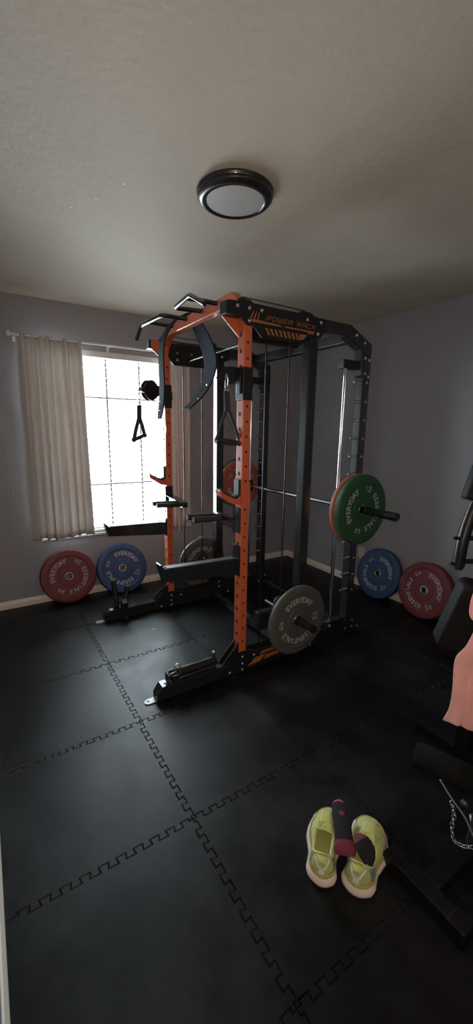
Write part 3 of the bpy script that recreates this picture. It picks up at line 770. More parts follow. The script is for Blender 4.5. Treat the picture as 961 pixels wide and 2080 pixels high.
# ------------------------------------------------------------------ cable handles
def grip_handle(label, ring, split, g0, g1, web=1.):
    ring, split, g0, g1 = map(Vector, (ring, split, g0, g1))
    r = thing('cable_grip_handle', label, 'cable handle', tuple(ring), 'cable grip handles')
    b = MB(); d = (split-ring); L = .055; cz = ring + Vector((0, 0, -.03))
    pts = []
    for k in range(17):
        a = 2*PI*k/16; pts.append(cz + Vector((.011*math.cos(a)*(1-.3*math.sin(a)), .004*math.cos(a), .036*math.sin(a))))
    b.tube(pts, .0036, 'chrome', 8, False); part(b, 'carabiner', r)['label'] = 'chrome snap hook'
    b = MB(); c2 = cz+Vector((0, 0, -.045)); b.tube([c2+Vector((.010*math.cos(2*PI*k/12), 0, .010*math.sin(2*PI*k/12))) for k in range(13)], .0025, 'chrome', 8, False); part(b, 'ring', r)
    top = c2+Vector((0, 0, -.008)); ax = (g1-g0).normalized(); n = ax.cross(Vector((0, 0, 1))).normalized()
    def ribbon(pts, w, b):
        g = []
        for p in pts:
            p = Vector(p); g.append([p-n*w/2, p+n*w/2])
        b.sheet(g, 'strap', smooth=False)
    b = MB(); 
    for s, g in ((-1, g0), (1, g1)):
        gi = g
        a0 = top+ax*s*.007; a1 = split+ax*s*.009
        b.tube([a0, a1, split*.5+gi*.5+ax*s*.006, gi-ax*s*.004], .0065, 'strap', 8, True, rad=[.010*web, .010*web, .0085*web**1.5, .0085*web**1.5])
    part(b, 'webbing', r)
    b = MB(); m = [g0.lerp(g1, t) for t in (0, .06, .08, .3, .5, .7, .92, .94, 1)]
    b.tube(m, .0, 'blackrub', 18, True, rad=[.018, .018, .0135, .0145, .016, .0145, .0135, .018, .018]); part(b, 'grip', r)
grip_handle('black cable grip handle hanging from the near front post pulley', (-1.885, -1.70, 1.755), (-1.878, -1.70, 1.575), (-1.95, -1.70, 1.418), (-1.79, -1.70, 1.398))
grip_handle('black cable grip handle hanging against the bright window', (-1.995, -.62, 1.725), (-1.998, -.62, 1.545), (-2.06, -.66, 1.39), (-1.94, -.57, 1.425), 1.45)

# ------------------------------------------------------------------ attachments on the front posts
def j_hook(ya, yb, so, zc, label):
    x0, x1 = PX['front']; r = thing('j_hook', label, 'barbell hook', (x0, (ya+yb)/2, zc), 'barbell hooks on the front posts')
    yo = ya if so < 0 else yb; yi = yb if so < 0 else ya
    b = MB()
    ym, yM = min(ya, yb), max(ya, yb)
    T = None
    b.box(x0-.004, x0-.0005, ym, yM, zc-.048, zc+.11, 'orange', bev=.001)
    b.box(x0-.004, x1+.004, yo, yo+so*.004, zc-.048, zc+.085, 'orange', bev=.001)
    prof = [(x0-.004, zc-.046), (x0-.004, zc+.01), (x0-.03, zc-.01), (x0-.115, zc+.03), (x0-.13, zc+.05), (x0-.138, zc+.045), (x0-.13, zc+.015), (x0-.05, zc-.035)]
    b.prism(prof, 'y', ym+.006, yM-.006, 'orange', bev=.001)
    part(b, 'bracket', r)
    b = MB(); b.prism([(x0-.004, zc+.10), (x0-.018, zc+.10), (x0-.018, zc+.015), (x0-.045, zc+.008), (x0-.115, zc+.04), (x0-.128, zc+.056), (x0-.118, zc+.028), (x0-.045, zc-.008), (x0-.004, zc-.005)], 'y', ym+.008, yM-.008, 'blackrub')
    part(b, 'liner', r)['label'] = 'black plastic liner'
    return r
j_hook(YN, YN+PWY, -1, 1.10, 'orange barbell hook on the near front post')
j_hook(YF-PWY, YF, 1, 1.085, 'orange barbell hook on the far front post, seen against the window')
def dip_bar(ya, yb, so, zc, label):
    x0, x1 = PX['front']; r = thing('dip_bar_attachment', label, 'dip bars', (x0, (ya+yb)/2, zc), 'dip bar attachments')
    ym, yM = ya, yb; inn = -so   # direction towards the rack's middle
    yi = yb if so < 0 else ya
    b = MB(); b.box(x0-.012, x0-.0008, ym+.004, yM-.004, zc-.075, zc+.075, 'black', bev=.005); b.box(x0-.012, x1, yi, yi+inn*.004, zc-.075, zc+.075, 'black'); part(b, 'mount_plate', r)
    L = .285; ys = yi
    b = MB()
    b.prism([(ys, zc-.06), (ys, zc+.002), (ys+inn*L, zc-.018), (ys+inn*L, zc-.052)], 'x', x0+.004, x1-.002, 'black', bev=.003)
    b.prism([(x0-.012, ys), (x0-.012, ys+inn*.02), (x0-.004, ys+inn*L), (x1+.002, ys+inn*L), (x1+.002, ys)], 'z', zc+.0025, zc+.006, 'black', Matrix.Translation((0, ys, zc)) @ Matrix.Rotation(-inn*.07, 4, 'X') @ Matrix.Translation((0, -ys, -zc)))
    part(b, 'arm', r)
    for k, yy in enumerate((ys+inn*(L-.025), ys+inn*(L-.11))):
        b = MB(); b.tube([(x0+.01, yy, zc-.030), (x0-.185, yy-inn*.0, zc-.022)], .0165, 'blackrub', 18); part(b, 'handle', r)
dip_bar(YN, YN+PWY, -1, .965, 'black dip bar attachment on the near front post')
dip_bar(YF-PWY, YF, 1, .955, 'black dip bar attachment on the far front post in front of the window')
def spotter(ya, yb, so, zt, label, lift):
    x0, x1 = PX['front']; r = thing('spotter_arm', label, 'spotter arm', (x0, (ya+yb)/2, zt), 'safety spotter arms')
    yc = (ya+yb)/2
    b = MB(); b.prism([(x0-.012, zt-.10), (x0-.012, zt), (x0-.46, zt+.012), (x0-.46, zt-.058)], 'y', yc-.028, yc+.028, 'black', bev=.003); part(b, 'arm', r)
    b = MB(); b.prism([(x0-.46, zt-.058), (x0-.466, zt-.058), (x0-.492, zt+.04), (x0-.486, zt+.042), (x0-.46, zt+.012)], 'y', yc-.030, yc+.030, 'black'); part(b, 'end_stop', r)
    b = MB(); b.box(x0-.012, x0-.001, ya+.001, yb-.001, zt-.11, zt+(.075 if so < 0 else .03), 'black', bev=.003); part(b, 'mount_plate', r)
    b = MB(); b.box(x0-.44, x0-.02, yc-.026, yc+.026, zt+.0125, zt+.0145, 'blackrub', TM((0, 0, 0), (1, 0, 0), (0, 1, 0))) if False else b.prism([(x0-.03, zt+.001), (x0-.03, zt+.004), (x0-.45, zt+.0165), (x0-.45, zt+.0125)], 'y', yc-.024, yc+.024, 'blackrub'); part(b, 'pad', r)
spotter(YN, YN+PWY, -1, .742, 'black safety spotter arm on the near front post', 0)
spotter(YF-PWY, YF, 1, .738, 'black safety spotter arm on the far front post below the window', 0)
# landmine sleeves on the floor runners
r = thing('landmine_attachment', 'black landmine sleeve lying folded along the near floor runner', 'landmine', (-2.2, -1.71, .085), 'landmine attachments')
b = MB(); yc = -1.712
b.box(-2.262, -2.225, yc-.03, yc+.03, .0855, .092, 'blackplate'); b.box(-2.262, -2.256, yc-.03, yc+.03, .0855, .135, 'blackplate', bev=.002); b.box(-2.24, -2.20, yc-.033, yc-.028, .0855, .13, 'blackplate'); b.box(-2.24, -2.20, yc+.028, yc+.033, .0855, .13, 'blackplate')
part(b, 'bracket', r)
b = MB(); b.tube([(-2.20, yc+.005, .118), (-1.95, yc+.005, .118)], .026, 'blackplate', 24); b.tube([(-2.245, yc, .115), (-2.20, yc+.005, .118)], .013, 'darksteel', 14); part(b, 'sleeve', r)
b = MB(); b.lathe([(0.0001, -.022), (.014, -.018), (.022, -.006), (.022, .006), (.014, .018), (.0001, .022)], 'greysteel', Matrix.Translation((-2.185, yc+.03, .135)), 18, True); part(b, 'knob', r)['label'] = 'grey round knob'
b = MB(); b.tube([(-1.965, yc, .14), (-1.965, yc, .175)], .008, 'blackrub', 12); b.lathe([(.0001, .012), (.01, .008), (.012, 0), (.0001, -.004)], 'steel', Matrix.Translation((-1.965, yc, .175)), 14, True); part(b, 'lock_pin', r)
r = thing('landmine_attachment', 'black landmine bracket standing upright on the far floor runner', 'landmine', (-2.18, -.625, .085), 'landmine attachments')
yc = -.625
b = MB(); b.box(-2.215, -2.155, yc-.045, yc-.037, .0, .16, 'blackplate', bev=.003); b.box(-2.215, -2.155, yc-.037, yc+.04, .0862, .094, 'blackplate', bev=.002); part(b, 'bracket', r)
b = MB(); b.box(-2.205, -2.165, yc-.06, yc-.045, .125, .165, 'blackplate', bev=.004); b.box(-2.203, -2.167, yc-.061, yc-.06, .140, .158, 'greysteel'); part(b, 'clamp', r)
for k, (dx, dy, h) in enumerate(((-.045, .075, .29), (.055, .045, .235))):
    b = MB(); b.tube([(-2.195+dx*.6, yc+dy*.35, .095), (-2.185+dx, yc+dy, h)], .019, 'blackplate', 18)
    part(b, 'prong', r)
    b = MB(); b.tube([(-2.185+dx, yc+dy, h), (-2.185+dx, yc+dy+.001, h+.003)], .016, 'greysteel', 18); part(b, 'prong_cap', r)
b = MB(); b.tube([(-2.185, yc-.052, .03), (-2.175, yc-.075, .012)], .011, 'blackrub', 12); part(b, 'pin', r)

# ------------------------------------------------------------------ smith barbell and its plates
SX, SZ = -1.0, .985
r = thing('barbell', 'long dark barbell held across the rear guide rods of the rack', 'barbell', (SX, -1.17, SZ))
b = MB(); b.cyl((SX, -1.845, SZ), (SX, -.49, SZ), .014, 'darksteel', 20); part(b, 'shaft', r)
for so, ya in ((-1, -1.84), (1, -.497)):
    b = MB(); b.lathe([(.0001, 0), (.0245, 0), (.0245, .335), (.0215, .338), (.0215, .334), (.0001, .334)], 'black', Matrix(((1, 0, 0, SX), (0, 0, so, ya), (0, 1, 0, SZ), (0, 0, 0, 1))), 28, True)
    part(b, 'sleeve', r)
    b = MB(); b.lathe([(.0001, -.012), (.034, -.012), (.036, -.006), (.036, 0), (.0001, .001)], 'darksteel', Matrix(((1, 0, 0, SX), (0, 0, so, ya), (0, 1, 0, SZ), (0, 0, 0, 1))), 28, True); part(b, 'collar', r)
    yr = YN+PWY-.02 if so < 0 else YF-PWY+.02
    b = MB(); b.box(SX-.0235, SX+.0235, yr-.026, yr+.026, SZ-.05, SZ+.05, 'blackplate', bev=.004)
    b.tube([(SX+.0, yr+so*.03, SZ-.0), (SX-.055, yr+so*.03, SZ+.03)], .007, 'orange', 10); part(b, 'bearing_hook', r)
YNS, YFS = -1.842, -.495
def on_bar(x, z, yface, t, so, spin, col, lb, kg, label):
    C = (x, yface+so*t/2, z); return weight_plate(col, t, lb, kg, label, facing(C, (0, -1, 0), spin))
on_bar(SX, SZ, YNS, .036, -1, 20, 'orangeplate', '15', '7', 'orange rubber weight plate on the near end of the barbell, behind the green one')
on_bar(SX, SZ, YNS-.037, .048, -1, 74, 'green', '25', '11', 'green rubber weight plate on the near end of the barbell')
on_bar(SX, SZ, YFS, .036, 1, 150, 'orangeplate', '15', '7', 'orange rubber weight plate on the far end of the barbell, seen behind the front post')
on_bar(SX, SZ, YFS+.037, .048, 1, 200, 'green', '25', '11', 'green rubber weight plate outermost on the far end of the barbell')
on_bar(-1.44, .31, YN-.085, .032, -1, 0, 'grey', '10', '4.5', 'grey rubber weight plate low on the near side of the rack')
on_bar(-1.44, .31, YF+.02, .032, 1, 203, 'grey', '10', '4.5', 'grey rubber weight plate low on the far side of the rack')

# direction basis of the standing viewer, used to lay out measured points in metres
yaw, pitch, roll, fpx = .5660, -.1999, .0144, 815.05
fw = Vector((math.sin(yaw)*math.cos(pitch), math.cos(yaw)*math.cos(pitch), math.sin(pitch)))
rt = Vector((math.cos(yaw), -math.sin(yaw), 0)); upv = rt.cross(fw)
rt2 = rt*math.cos(roll)+upv*math.sin(roll); up2 = upv*math.cos(roll)-rt*math.sin(roll)
# ------------------------------------------------------------------ exercise bench / gym at the right edge
gym = thing('exercise_bench', 'black padded multi exercise bench with chain and foam roller at the right edge', 'exercise bench', (-1.32, -2.85, 0))
def rbox_pad(T, sx, sy, sz, bev, mt='vinylpad'):
    b = MB(); bm = bmesh.new(); bmesh.ops.create_cube(bm, size=1)
    for v in bm.verts: v.co = Vector((v.co.x*sx, v.co.y*sy, v.co.z*sz))
    ve = [e for e in bm.edges if abs(e.verts[0].co.z-e.verts[1].co.z) > sz*.5]
    bmesh.ops.bevel(bm, geom=ve, offset=bev*2.2, segments=5, affect='EDGES', profile=.5)
    he = [e for e in bm.edges if abs(e.verts[0].co.z-e.verts[1].co.z) < 1e-6 and any(abs(f.normal.z) < .5 for f in e.link_faces) and any(abs(f.normal.z) > .9 for f in e.link_faces)]
    bm.normal_update()
    he = [e for e in bm.edges if len(e.link_faces) == 2 and any(abs(f.normal.z) > .9 for f in e.link_faces) and any(abs(f.normal.z) < .5 for f in e.link_faces)]
    bmesh.ops.bevel(bm, geom=he, offset=bev, segments=4, affect='EDGES', profile=.5)
    b.frombm(bm, mt, T, True); return b
# upright back pad, tilted a little towards the room
def RY(u, v, d):
    dr = (rt2*((u-480.5)/fpx) + up2*((1040-v)/fpx) + fw).normalized(); k = d/math.hypot(dr.x, dr.y)
    return Vector((-3.0244, -3.6087, 1.4682)) + dr*k
F1 = Vector((-1.667, -2.861, .686)); nf = Vector((-.65, -.73, -.2)).normalized()
ux = (Vector((-1.655, -2.925, .955))-F1); ux = (ux-nf*ux.dot(nf)).normalized(); uy = nf.cross(ux).normalized()
if uy.x < 0: uy = -uy
Lx = .285; Ly = .30; Lz = .075
c = F1 + ux*Lx/2 + uy*Ly/2 - nf*Lz/2
T = Matrix(((ux.x, uy.x, nf.x, c.x), (ux.y, uy.y, nf.y, c.y), (ux.z, uy.z, nf.z, c.z), (0, 0, 0, 1)))
part(rbox_pad(T, Lx, Ly, Lz, .012), 'back_pad', gym)
# upright mast and base
b = MB(); b.box(-1.30, -1.24, -2.86, -2.80, .0, 1.75, 'gymblack', bev=.005); part(b, 'mast', gym)
b = MB(); b.box(-1.925, -1.0, -3.11, -3.055, .002, .052, 'gymblack', bev=.004); part(b, 'base_beam', gym)
b = MB(); b.box(-1.295, -1.245, -3.3, -2.6, .002, .045, 'gymblack', bev=.004); part(b, 'cross_foot', gym)
b = MB(); b.box(-1.98, -1.925, -3.20, -2.96, .002, .055, 'gymblack', bev=.006)
for y in (-3.21, -2.985): b.box(-1.986, -1.92, y-.012, y+.045, .001, .060, 'gymblack', bev=.006)
part(b, 'front_foot', gym)
b = MB(); b.tube([tuple(c-nf*.05), (-1.28, -2.83, .62)], .018, 'gymblack', 14); b.tube([tuple(c-nf*.05-ux*.1), (-1.40, -3.06, .05)], .02, 'gymblack', 14); part(b, 'pad_support', gym)
# swinging arm with upper pad

A = smooth_path([(-1.325, -2.765, 1.19), (-1.352, -2.757, 1.10), (-1.370, -2.755, 1.02), (-1.378, -2.755, .925)])
b = MB(); b.tube(A, .023, 'gymblack', 22); b.tube([A[-1], A[-1]+Vector((0, 0, -.01))], .019, 'hole', 16)
for z in (1.045, .935): b.tube([(-1.385, -2.742, z), (-1.40, -2.735, z)], .007, 'foam', 8)
part(b, 'swing_arm', gym)
b = MB()
for z in (1.045, .945): b.tube([(-1.36, -2.758, z), (-1.27, -2.81, z)], .010, 'gymblack', 12)
part(b, 'arm_brace', gym)
T2 = TM((-1.268, -2.808, 1.265), (.84, -.45, -.25), (.45, .84, .0))
part(rbox_pad(T2, .24, .07, .17, .012), 'upper_pad', gym)
# leg developer with foam rollers, chain and hook
b = MB(); b.box(-1.60, -1.56, -3.10, -3.06, .05, .60, 'gymblack', bev=.004); part(b, 'seat_post', gym)
b = MB(); b.tube([(-1.58, -3.08, .30), (-1.70, -3.10, .26), (-1.76, -3.11, .12)], .016, 'gymblack', 14); part(b, 'leg_lever', gym)
rp = [Vector((-1.785, -2.90, .325)), Vector((-1.72, -3.09, .325))]
b = MB(); b.tube([rp[0], rp[0].lerp(rp[1], .06), rp[0].lerp(rp[1], .94), rp[1]], .05, 'foam', 24, True, rad=[.036, .044, .044, .036]); part(b, 'foam_roller', gym)
b = MB(); b.tube([rp[1], rp[1]+(rp[1]-rp[0])*.5], .012, 'darksteel', 12); part(b, 'roller_axle', gym)
b = MB()
chp = smooth_path([(-1.868, -3.045, .335), (-1.858, -3.055, .29), (-1.862, -3.055, .24), (-1.855, -3.065, .195), (-1.835, -3.09, .185), (-1.80, -3.12, .19)], 3)
for i in range(len(chp)-1):
    a, c2 = chp[i], chp[i+1]; d = (c2-a); m = (a+c2)/2; d.normalize(); s = d.cross(Vector((0, 0, 1)) if abs(d.z) < .8 else Vector((1, 0, 0))).normalized(); t = d.cross(s)
    w = s if i % 2 else t
    b.tube([m+d*.0125*math.cos(2*PI*k/10)+w*.0065*math.sin(2*PI*k/10) for k in range(11)], .0019, 'chrome', 6, False)
SH = Vector((.034, -.021, -.045))
b.v = [v+SH for v in b.v]
ch_o = part(b, 'chain', gym); ch_o['label'] = 'silver chain'
b = MB(); b.tube(smooth_path([(-1.885, -3.01, .40), (-1.862, -3.04, .345), (-1.835, -3.075, .29), (-1.815, -3.095, .235), (-1.80, -3.11, .195)]), .0028, 'greysteel', 8); b.v = [v+SH for v in b.v]; part(b, 'cable', gym)
b = MB(); hk = [(-1.79, -3.085, .27), (-1.802, -3.08, .283), (-1.812, -3.085, .272), (-1.808, -3.09, .25), (-1.79, -3.10, .215), (-1.775, -3.105, .225), (-1.785, -3.09, .262)]
b.tube(smooth_path(hk, 4), .0038, 'chrome', 8); b.v = [v+SH for v in b.v]; part(b, 'snap_hook', gym)
b = MB()
for z in (.40, .425, .45):
    b = MB(); b.lathe([(.005, -.008), (.014, -.006), (.016, 0), (.014, .006), (.005, .008)], 'blackrub', Matrix.Translation((-1.80, -3.10, z)) @ Matrix.Rotation(.6, 4, 'X'), 16, True)
    b.v = [v+SH for v in b.v]; part(b, 'adjust_knob', gym)
b = MB(); b.lathe([(.0001, -.012), (.012, -.009), (.014, 0), (.008, .012), (.0001, .014)], 'darksteel', Matrix.Translation((-1.835, -3.07, .335)), 14, True)
b.v = [v+SH for v in b.v]; part(b, 'adjust_knob', gym)

# pink towel draped over the pad
tw = thing('towel', 'pink terry towel draped over the padded bench at the right edge', 'towel', (-1.6, -3.0, .5))
seatc = Vector((-1.50, -3.10, .66))
def towel_sheet(rows, Rv, NU, wav):
    P = [RY(*q) for q in rows]; P = smooth_path(P, 6); g = []
    n = len(P)
    for i, p in enumerate(P):
        t = i/(n-1); row = []
        for k in range(NU+1):
            s = k/NU; q = p + Rv*s
            q = q + Vector((-.52, -.85, .1))*(wav*t*(math.sin(10*s+1.1)+.5*math.sin(23*s+3*t)) - wav*1.5*math.exp(-((s-.16-.05*t)/.05)**2)*t)
            row.append(q)
        g.append(row)
    return g
b = MB(); b.sheet(towel_sheet([(968, 1270, 1.40), (946, 1309, 1.405), (925, 1328, 1.415), (917, 1348, 1.425), (912, 1395, 1.43), (905, 1430, 1.435), (893, 1453, 1.435)], Vector((.15, -.32, -.08)), 40, .022), 'towel')
o = part(b, 'towel_cloth', tw); md = o.modifiers.new('thick', 'SOLIDIFY'); md.thickness = .006; md.offset = 1
b = MB(); b.sheet(towel_sheet([(966, 1192, 1.40), (957, 1215, 1.40), (952, 1236, 1.40), (953, 1250, 1.40), (960, 1259, 1.40), (972, 1263, 1.40)], Vector((.12, -.24, .02)), 20, .006), 'towel')
o = part(b, 'towel_fold', tw); md = o.modifiers.new('thick', 'SOLIDIFY'); md.thickness = .012; md.offset = 1

# ------------------------------------------------------------------ running shoes
def shoe(loc, ang, side, label, open_w=1.):
    """heel at x=0, toe at x=.285, local y lateral"""
    r = thing('running_shoe', label, 'shoe', loc, 'pair of running shoes', (0, 0, ang))
    L = .285
    def halfw(s):   # outline half width along length
        if s < .15: return .037*math.sqrt(max(0, 1-(1-s/.15)**2))
        m = .037 + .010*math.sin(max(0, min(1, (s-.30)/.62))*PI) - .003*math.sin(max(0, min(1, (s-.15)/.35))*PI)
        return m if s < .80 else (.037+.010*math.sin((.5/.62)*PI))*math.sqrt(max(0, 1-((s-.80)/.205)**2))
    def cent(s): return side*(.010*math.sin(s*PI*.9) - .006*s)
    N, K = 40, 28
    def ring(s, z, extra):
        return cent(s), max(.002, halfw(s)+extra)
    # midsole: flared thick foam
    b = MB()
    grid = []
    for zt, ex in ((.004, -.006), (.0, .0), (.014, .004), (.026, .006), (.036, .002), (.042, -.004)):
        row = []
        for k in range(2*N+1):
            if k <= N: s = k/N; sg = 1
            else: s = (2*N-k)/N; sg = -1
            ss = .5-.5*math.cos(PI*s)
            hw = halfw(ss)*(1+ex/.037)
            heelx = -max(0, ex)*1.5*(1-ss)**3 - .006*(1-ss)**3*(1 if .01 < zt < .035 else .2)
            rock = .012*max(0, (ss-.8)/.2)**2
            zz = zt*(1.0 - .25*ss) + rock*(1 if zt < .02 else .5) + .0015*math.sin(ss*60)*(1 if .01 < zt < .03 else 0)
            row.append((ss*L+heelx + (ex if ss > .95 else 0), cent(ss)+sg*hw, zz))
        grid.append(row)
    b.sheet(grid, 'midsole'); b.add(grid[0], [list(range(len(grid[0])-1))], 'midsole'); b.add(grid[-1], [list(range(len(grid[-1])-1))], 'midsole')
    b.build('midsole', r, merge=True)
    # rand strip where the upper meets the midsole
    b = MB(); g2 = []
    for zt, ex in ((.036, -.0), (.044, .003), (.054, -.0005)):
        row = []
        for k in range(2*N+1):
            s = k/N if k <= N else (2*N-k)/N; sg = 1 if k <= N else -1; ss = .5-.5*math.cos(PI*s)
            row.append((ss*L-.004*(1-ss)**6+(ex if ss > .95 else 0), cent(ss)+sg*max(0, halfw(ss)+ex-.002), zt*(1-.3*ss)))
        g2.append(row)
    b.sheet(g2, 'olive'); b.build('rand', r)
    # upper: cross sections with an opening
    def height(s):
        pts = [(0, .098), (.05, .106), (.12, .102), (.28, .088), (.42, .096), (.52, .093), (.65, .078), (.8, .062), (.92, .05), (1, .036)]
        for (a, h0), (c_, h1) in zip(pts, pts[1:]):
            if s <= c_: t = (s-a)/(c_-a); t = t*t*(3-2*t); return h0+(h1-h0)*t
        return .036
    NS, NK = 44, 28; g = []
    for a in range(NS+1):
        s = a/NS; ss = s; row = []
        h = height(ss); hw = halfw(max(ss, .02))-.003
        for k in range(NK+1):
            th = PI*k/NK; cy = math.cos(th); sz = math.sin(th)
            e = .75
            y = cent(ss)+hw*math.copysign(abs(cy)**e, cy)*(1-.12*sz); z = .036*(1-.3*ss)+(h-.036*(1-.3*ss))*abs(sz)**.8
            x = ss*L*.985 + .004 - .004*(1-ss)**8*sz
            row.append((x, y, z))
        g.append(row)
    b = MB(); vs = [p for row in g for p in row]; cN = NK+1; fs = []; fd = []
    for a in range(NS):
        for k in range(NK):
            s = (a+.5)/NS; tt = abs((k+.5)/NK-.5)
            ow = .33*open_w
            lim = ow*math.sqrt(max(0, 1-((s-.275)/.205)**2))
            if tt < lim: continue
            fs.append((a*cN+k, a*cN+k+1, (a+1)*cN+k+1, (a+1)*cN+k))
    b.add(vs, fs, 'lime', None, True)
    # closed heel
    b.add([Vector(p) for p in g[0]], [list(range(cN))], 'lime')
    up = b.build('upper', r, merge=True); md = up.modifiers.new('thick', 'SOLIDIFY'); md.thickness = .0045; md.offset = -1
    up['label'] = 'lime green knit upper'
    # padded collar ring
    rim = []
    for k in range(33):
        a = 2*PI*k/32; s = .275+.205*math.cos(a); tt = .33*open_w*math.sin(a); h = height(s); hw = halfw(max(s, .02))-.003; th = PI*(.5-tt)
        cy = math.cos(th); sz = math.sin(th)
        rim.append((s*L*.985+.004, cent(s)+hw*math.copysign(abs(cy)**.75, cy)*(1-.12*sz), .036*(1-.3*s)+(h-.036*(1-.3*s))*abs(sz)**.8))
    b = MB(); b.tube(rim, .0048, 'lime', 10, False); b.build('collar', r)
    # insole and lining
    b = MB(); b.prism([(x_*L, cent(x_)+sg*(halfw(x_)-.012)) for x_, sg in [(q/14*.62+.05, 1) for q in range(15)] + [((14-q)/14*.62+.05, -1) for q in range(15)]], 'z', .0425, .047, 'limedark'); b.build('insole', r)
    # tongue
    b = MB(); tg = []
    for a in range(9):
        t = a/8; x = .125-.0+.085*t*1.0; z = .112-.012*t-.0*t; tg.append([(x-.010*(1-t), y_*(1-.2*t)+cent(.5), z-.006*abs(y_)/.02-.004*(1-t)) for y_ in (-.024, -.012, 0, .012, .024)])
    b.sheet(tg, 'lime'); t_ = b.build('tongue', r); md = t_.modifiers.new('thick', 'SOLIDIFY'); md.thickness = .006
    # laces
    b = MB()
    for q in range(5):
        x = .150+.019*q; z = height((x)/L)+.006
        b.tube([(x-.004, cent(.55)-.022, z-.012), (x, cent(.55)-.010, z-.001), (x+.004, cent(.55)+.010, z-.001), (x, cent(.55)+.022, z-.012)], .0028, 'lime', 8)
    b.tube(smooth_path([(.152, cent(.5), .103), (.135, cent(.5)+.02, .107), (.118, cent(.5)+.012, .104), (.135, cent(.5)-.004, .107), (.12, cent(.5)-.018, .1), (.145, cent(.5)-.012, .106)], 4), .0026, 'lime', 8)
    b.build('laces', r)
    # heel details on the rounded back: white Y tape, rust lining, teal side panels
    def heel_pt(phi, z, off=.002):
        # find surface on heel: phi in radians around the heel from straight back
        s = .12*(1-math.cos(phi))/1.0
        s = max(0, min(.3, s)); h = height(s); hw = halfw(max(s, .02))-.003
        zb_ = .036*(1-.3*s); u = max(0, min(.999, (z-zb_)/(h-zb_))); sz = u**(1/.8); cy = math.sqrt(max(0, 1-sz*sz))
        y = hw*(cy**.75)*(1-.12*sz)
        y_ = math.copysign(min(abs(math.sin(phi))*.04, y), phi)
        # x from s needed so that |y_| equals surface half-width
        return y_, y
    def heel_surface(y, z, off=.0022):
        """x of the shoe's back surface for given lateral y and height z"""
        lo = 0.
        for q in range(60):
            s = q/60*.35; h = height(s); hw = halfw(max(s, .02))-.003; zb_ = .036*(1-.3*s)
            u = max(0, min(.999, (z-zb_)/(h-zb_))); sz = u**(1/.8); cy = math.sqrt(max(0, 1-sz*sz)); w = hw*(cy**.75)*(1-.12*sz)
            if w >= abs(y-cent(s)): return s*L*.985+.004-.004*(1-s)**8*sz-off
        return .1
    def band(pl, pr, mt, name, off=.0026, n=10):
        # pl, pr lists of (y,z) left and right borders
        rows = []
        for (y0, z0), (y1, z1) in zip(pl, pr):
            row = []
            for k in range(n+1):
                t = k/n; y = y0+(y1-y0)*t; z = z0+(z1-z0)*t; row.append((heel_surface(y, z, off), y, z))
            rows.append(row)
        b = MB(); b.sheet(rows, mt); o = b.build(name, r); return o
    def rows_(f, n=10): return [f(k/n) for k in range(n+1)]
    band(rows_(lambda t: (-.0085+.002*t, .046+.028*t)), rows_(lambda t: (.0085-.002*t, .046+.028*t)), 'reflect', 'heel_tape')['label'] = 'white reflective Y on the heel'
    band(rows_(lambda t: (-.007-.014*t, .068+.028*t)), rows_(lambda t: (.0015-.018*t, .074+.022*t)), 'reflect', 'heel_tape_arm')
    band(rows_(lambda t: (.007+.014*t, .068+.020*t)), rows_(lambda t: (-.0015+.020*t, .074+.020*t)), 'reflect', 'heel_tape_arm')
    # reflective side strips near the toe
    for sg in (-1, 1):
        b = MB(); gg = []
        for a in range(9):
            s = .66+.10*a/8; hw = halfw(s)-.003; h = height(s); row = []
            for k in range(4):
                th = .30+.10*k; cy = math.cos(th); sz = math.sin(th)
                row.append((s*L*.985+.004, cent(s)+sg*(hw*abs(cy)**.75*(1-.12*sz)+.0012), .036*(1-.3*s)+(h-.036*(1-.3*s))*sz**.8+.001))
            gg.append(row)
        b.sheet(gg, 'reflect'); b.build('side_strip', r)
        b = MB(); gg = []
        for a in range(9):
            s = .10+.13*a/8; hw = halfw(s)-.003; h = height(s); row = []
            for k in range(6):
                th = .12+.13*k; cy = math.cos(th); sz = math.sin(th)
                row.append((s*L*.985+.004, cent(s)+sg*(hw*abs(cy)**.75*(1-.12*sz)+.0012), .036*(1-.3*s)+(h-.036*(1-.3*s))*sz**.8+.0005))
            gg.append(row)
        b.sheet(gg, 'tealprint'); b.build('side_panel', r)
    b = MB(); b.lathe([(.0001, .004), (.012, .003), (.016, 0), (.0001, 0)], 'orangetab', Matrix.Translation((.026, 0, .099)) @ Matrix.Rotation(.9, 4, 'Y'), 16, True); b.build('heel_lining', r)
    return r
SC = ((.94, 1.2, 1), (.96, 1.28, 1))
sh1 = shoe((-2.212, -2.880, .0), math.radians(38), 1, 'lime green running shoe on the left, open collar facing the camera', 1.)
sh1.scale = SC[0]
sh2 = shoe((-2.137, -2.957, .0), math.radians(29), -1, 'lime green running shoe on the right with a black sock tucked in', .95)
sh2.scale = SC[1]
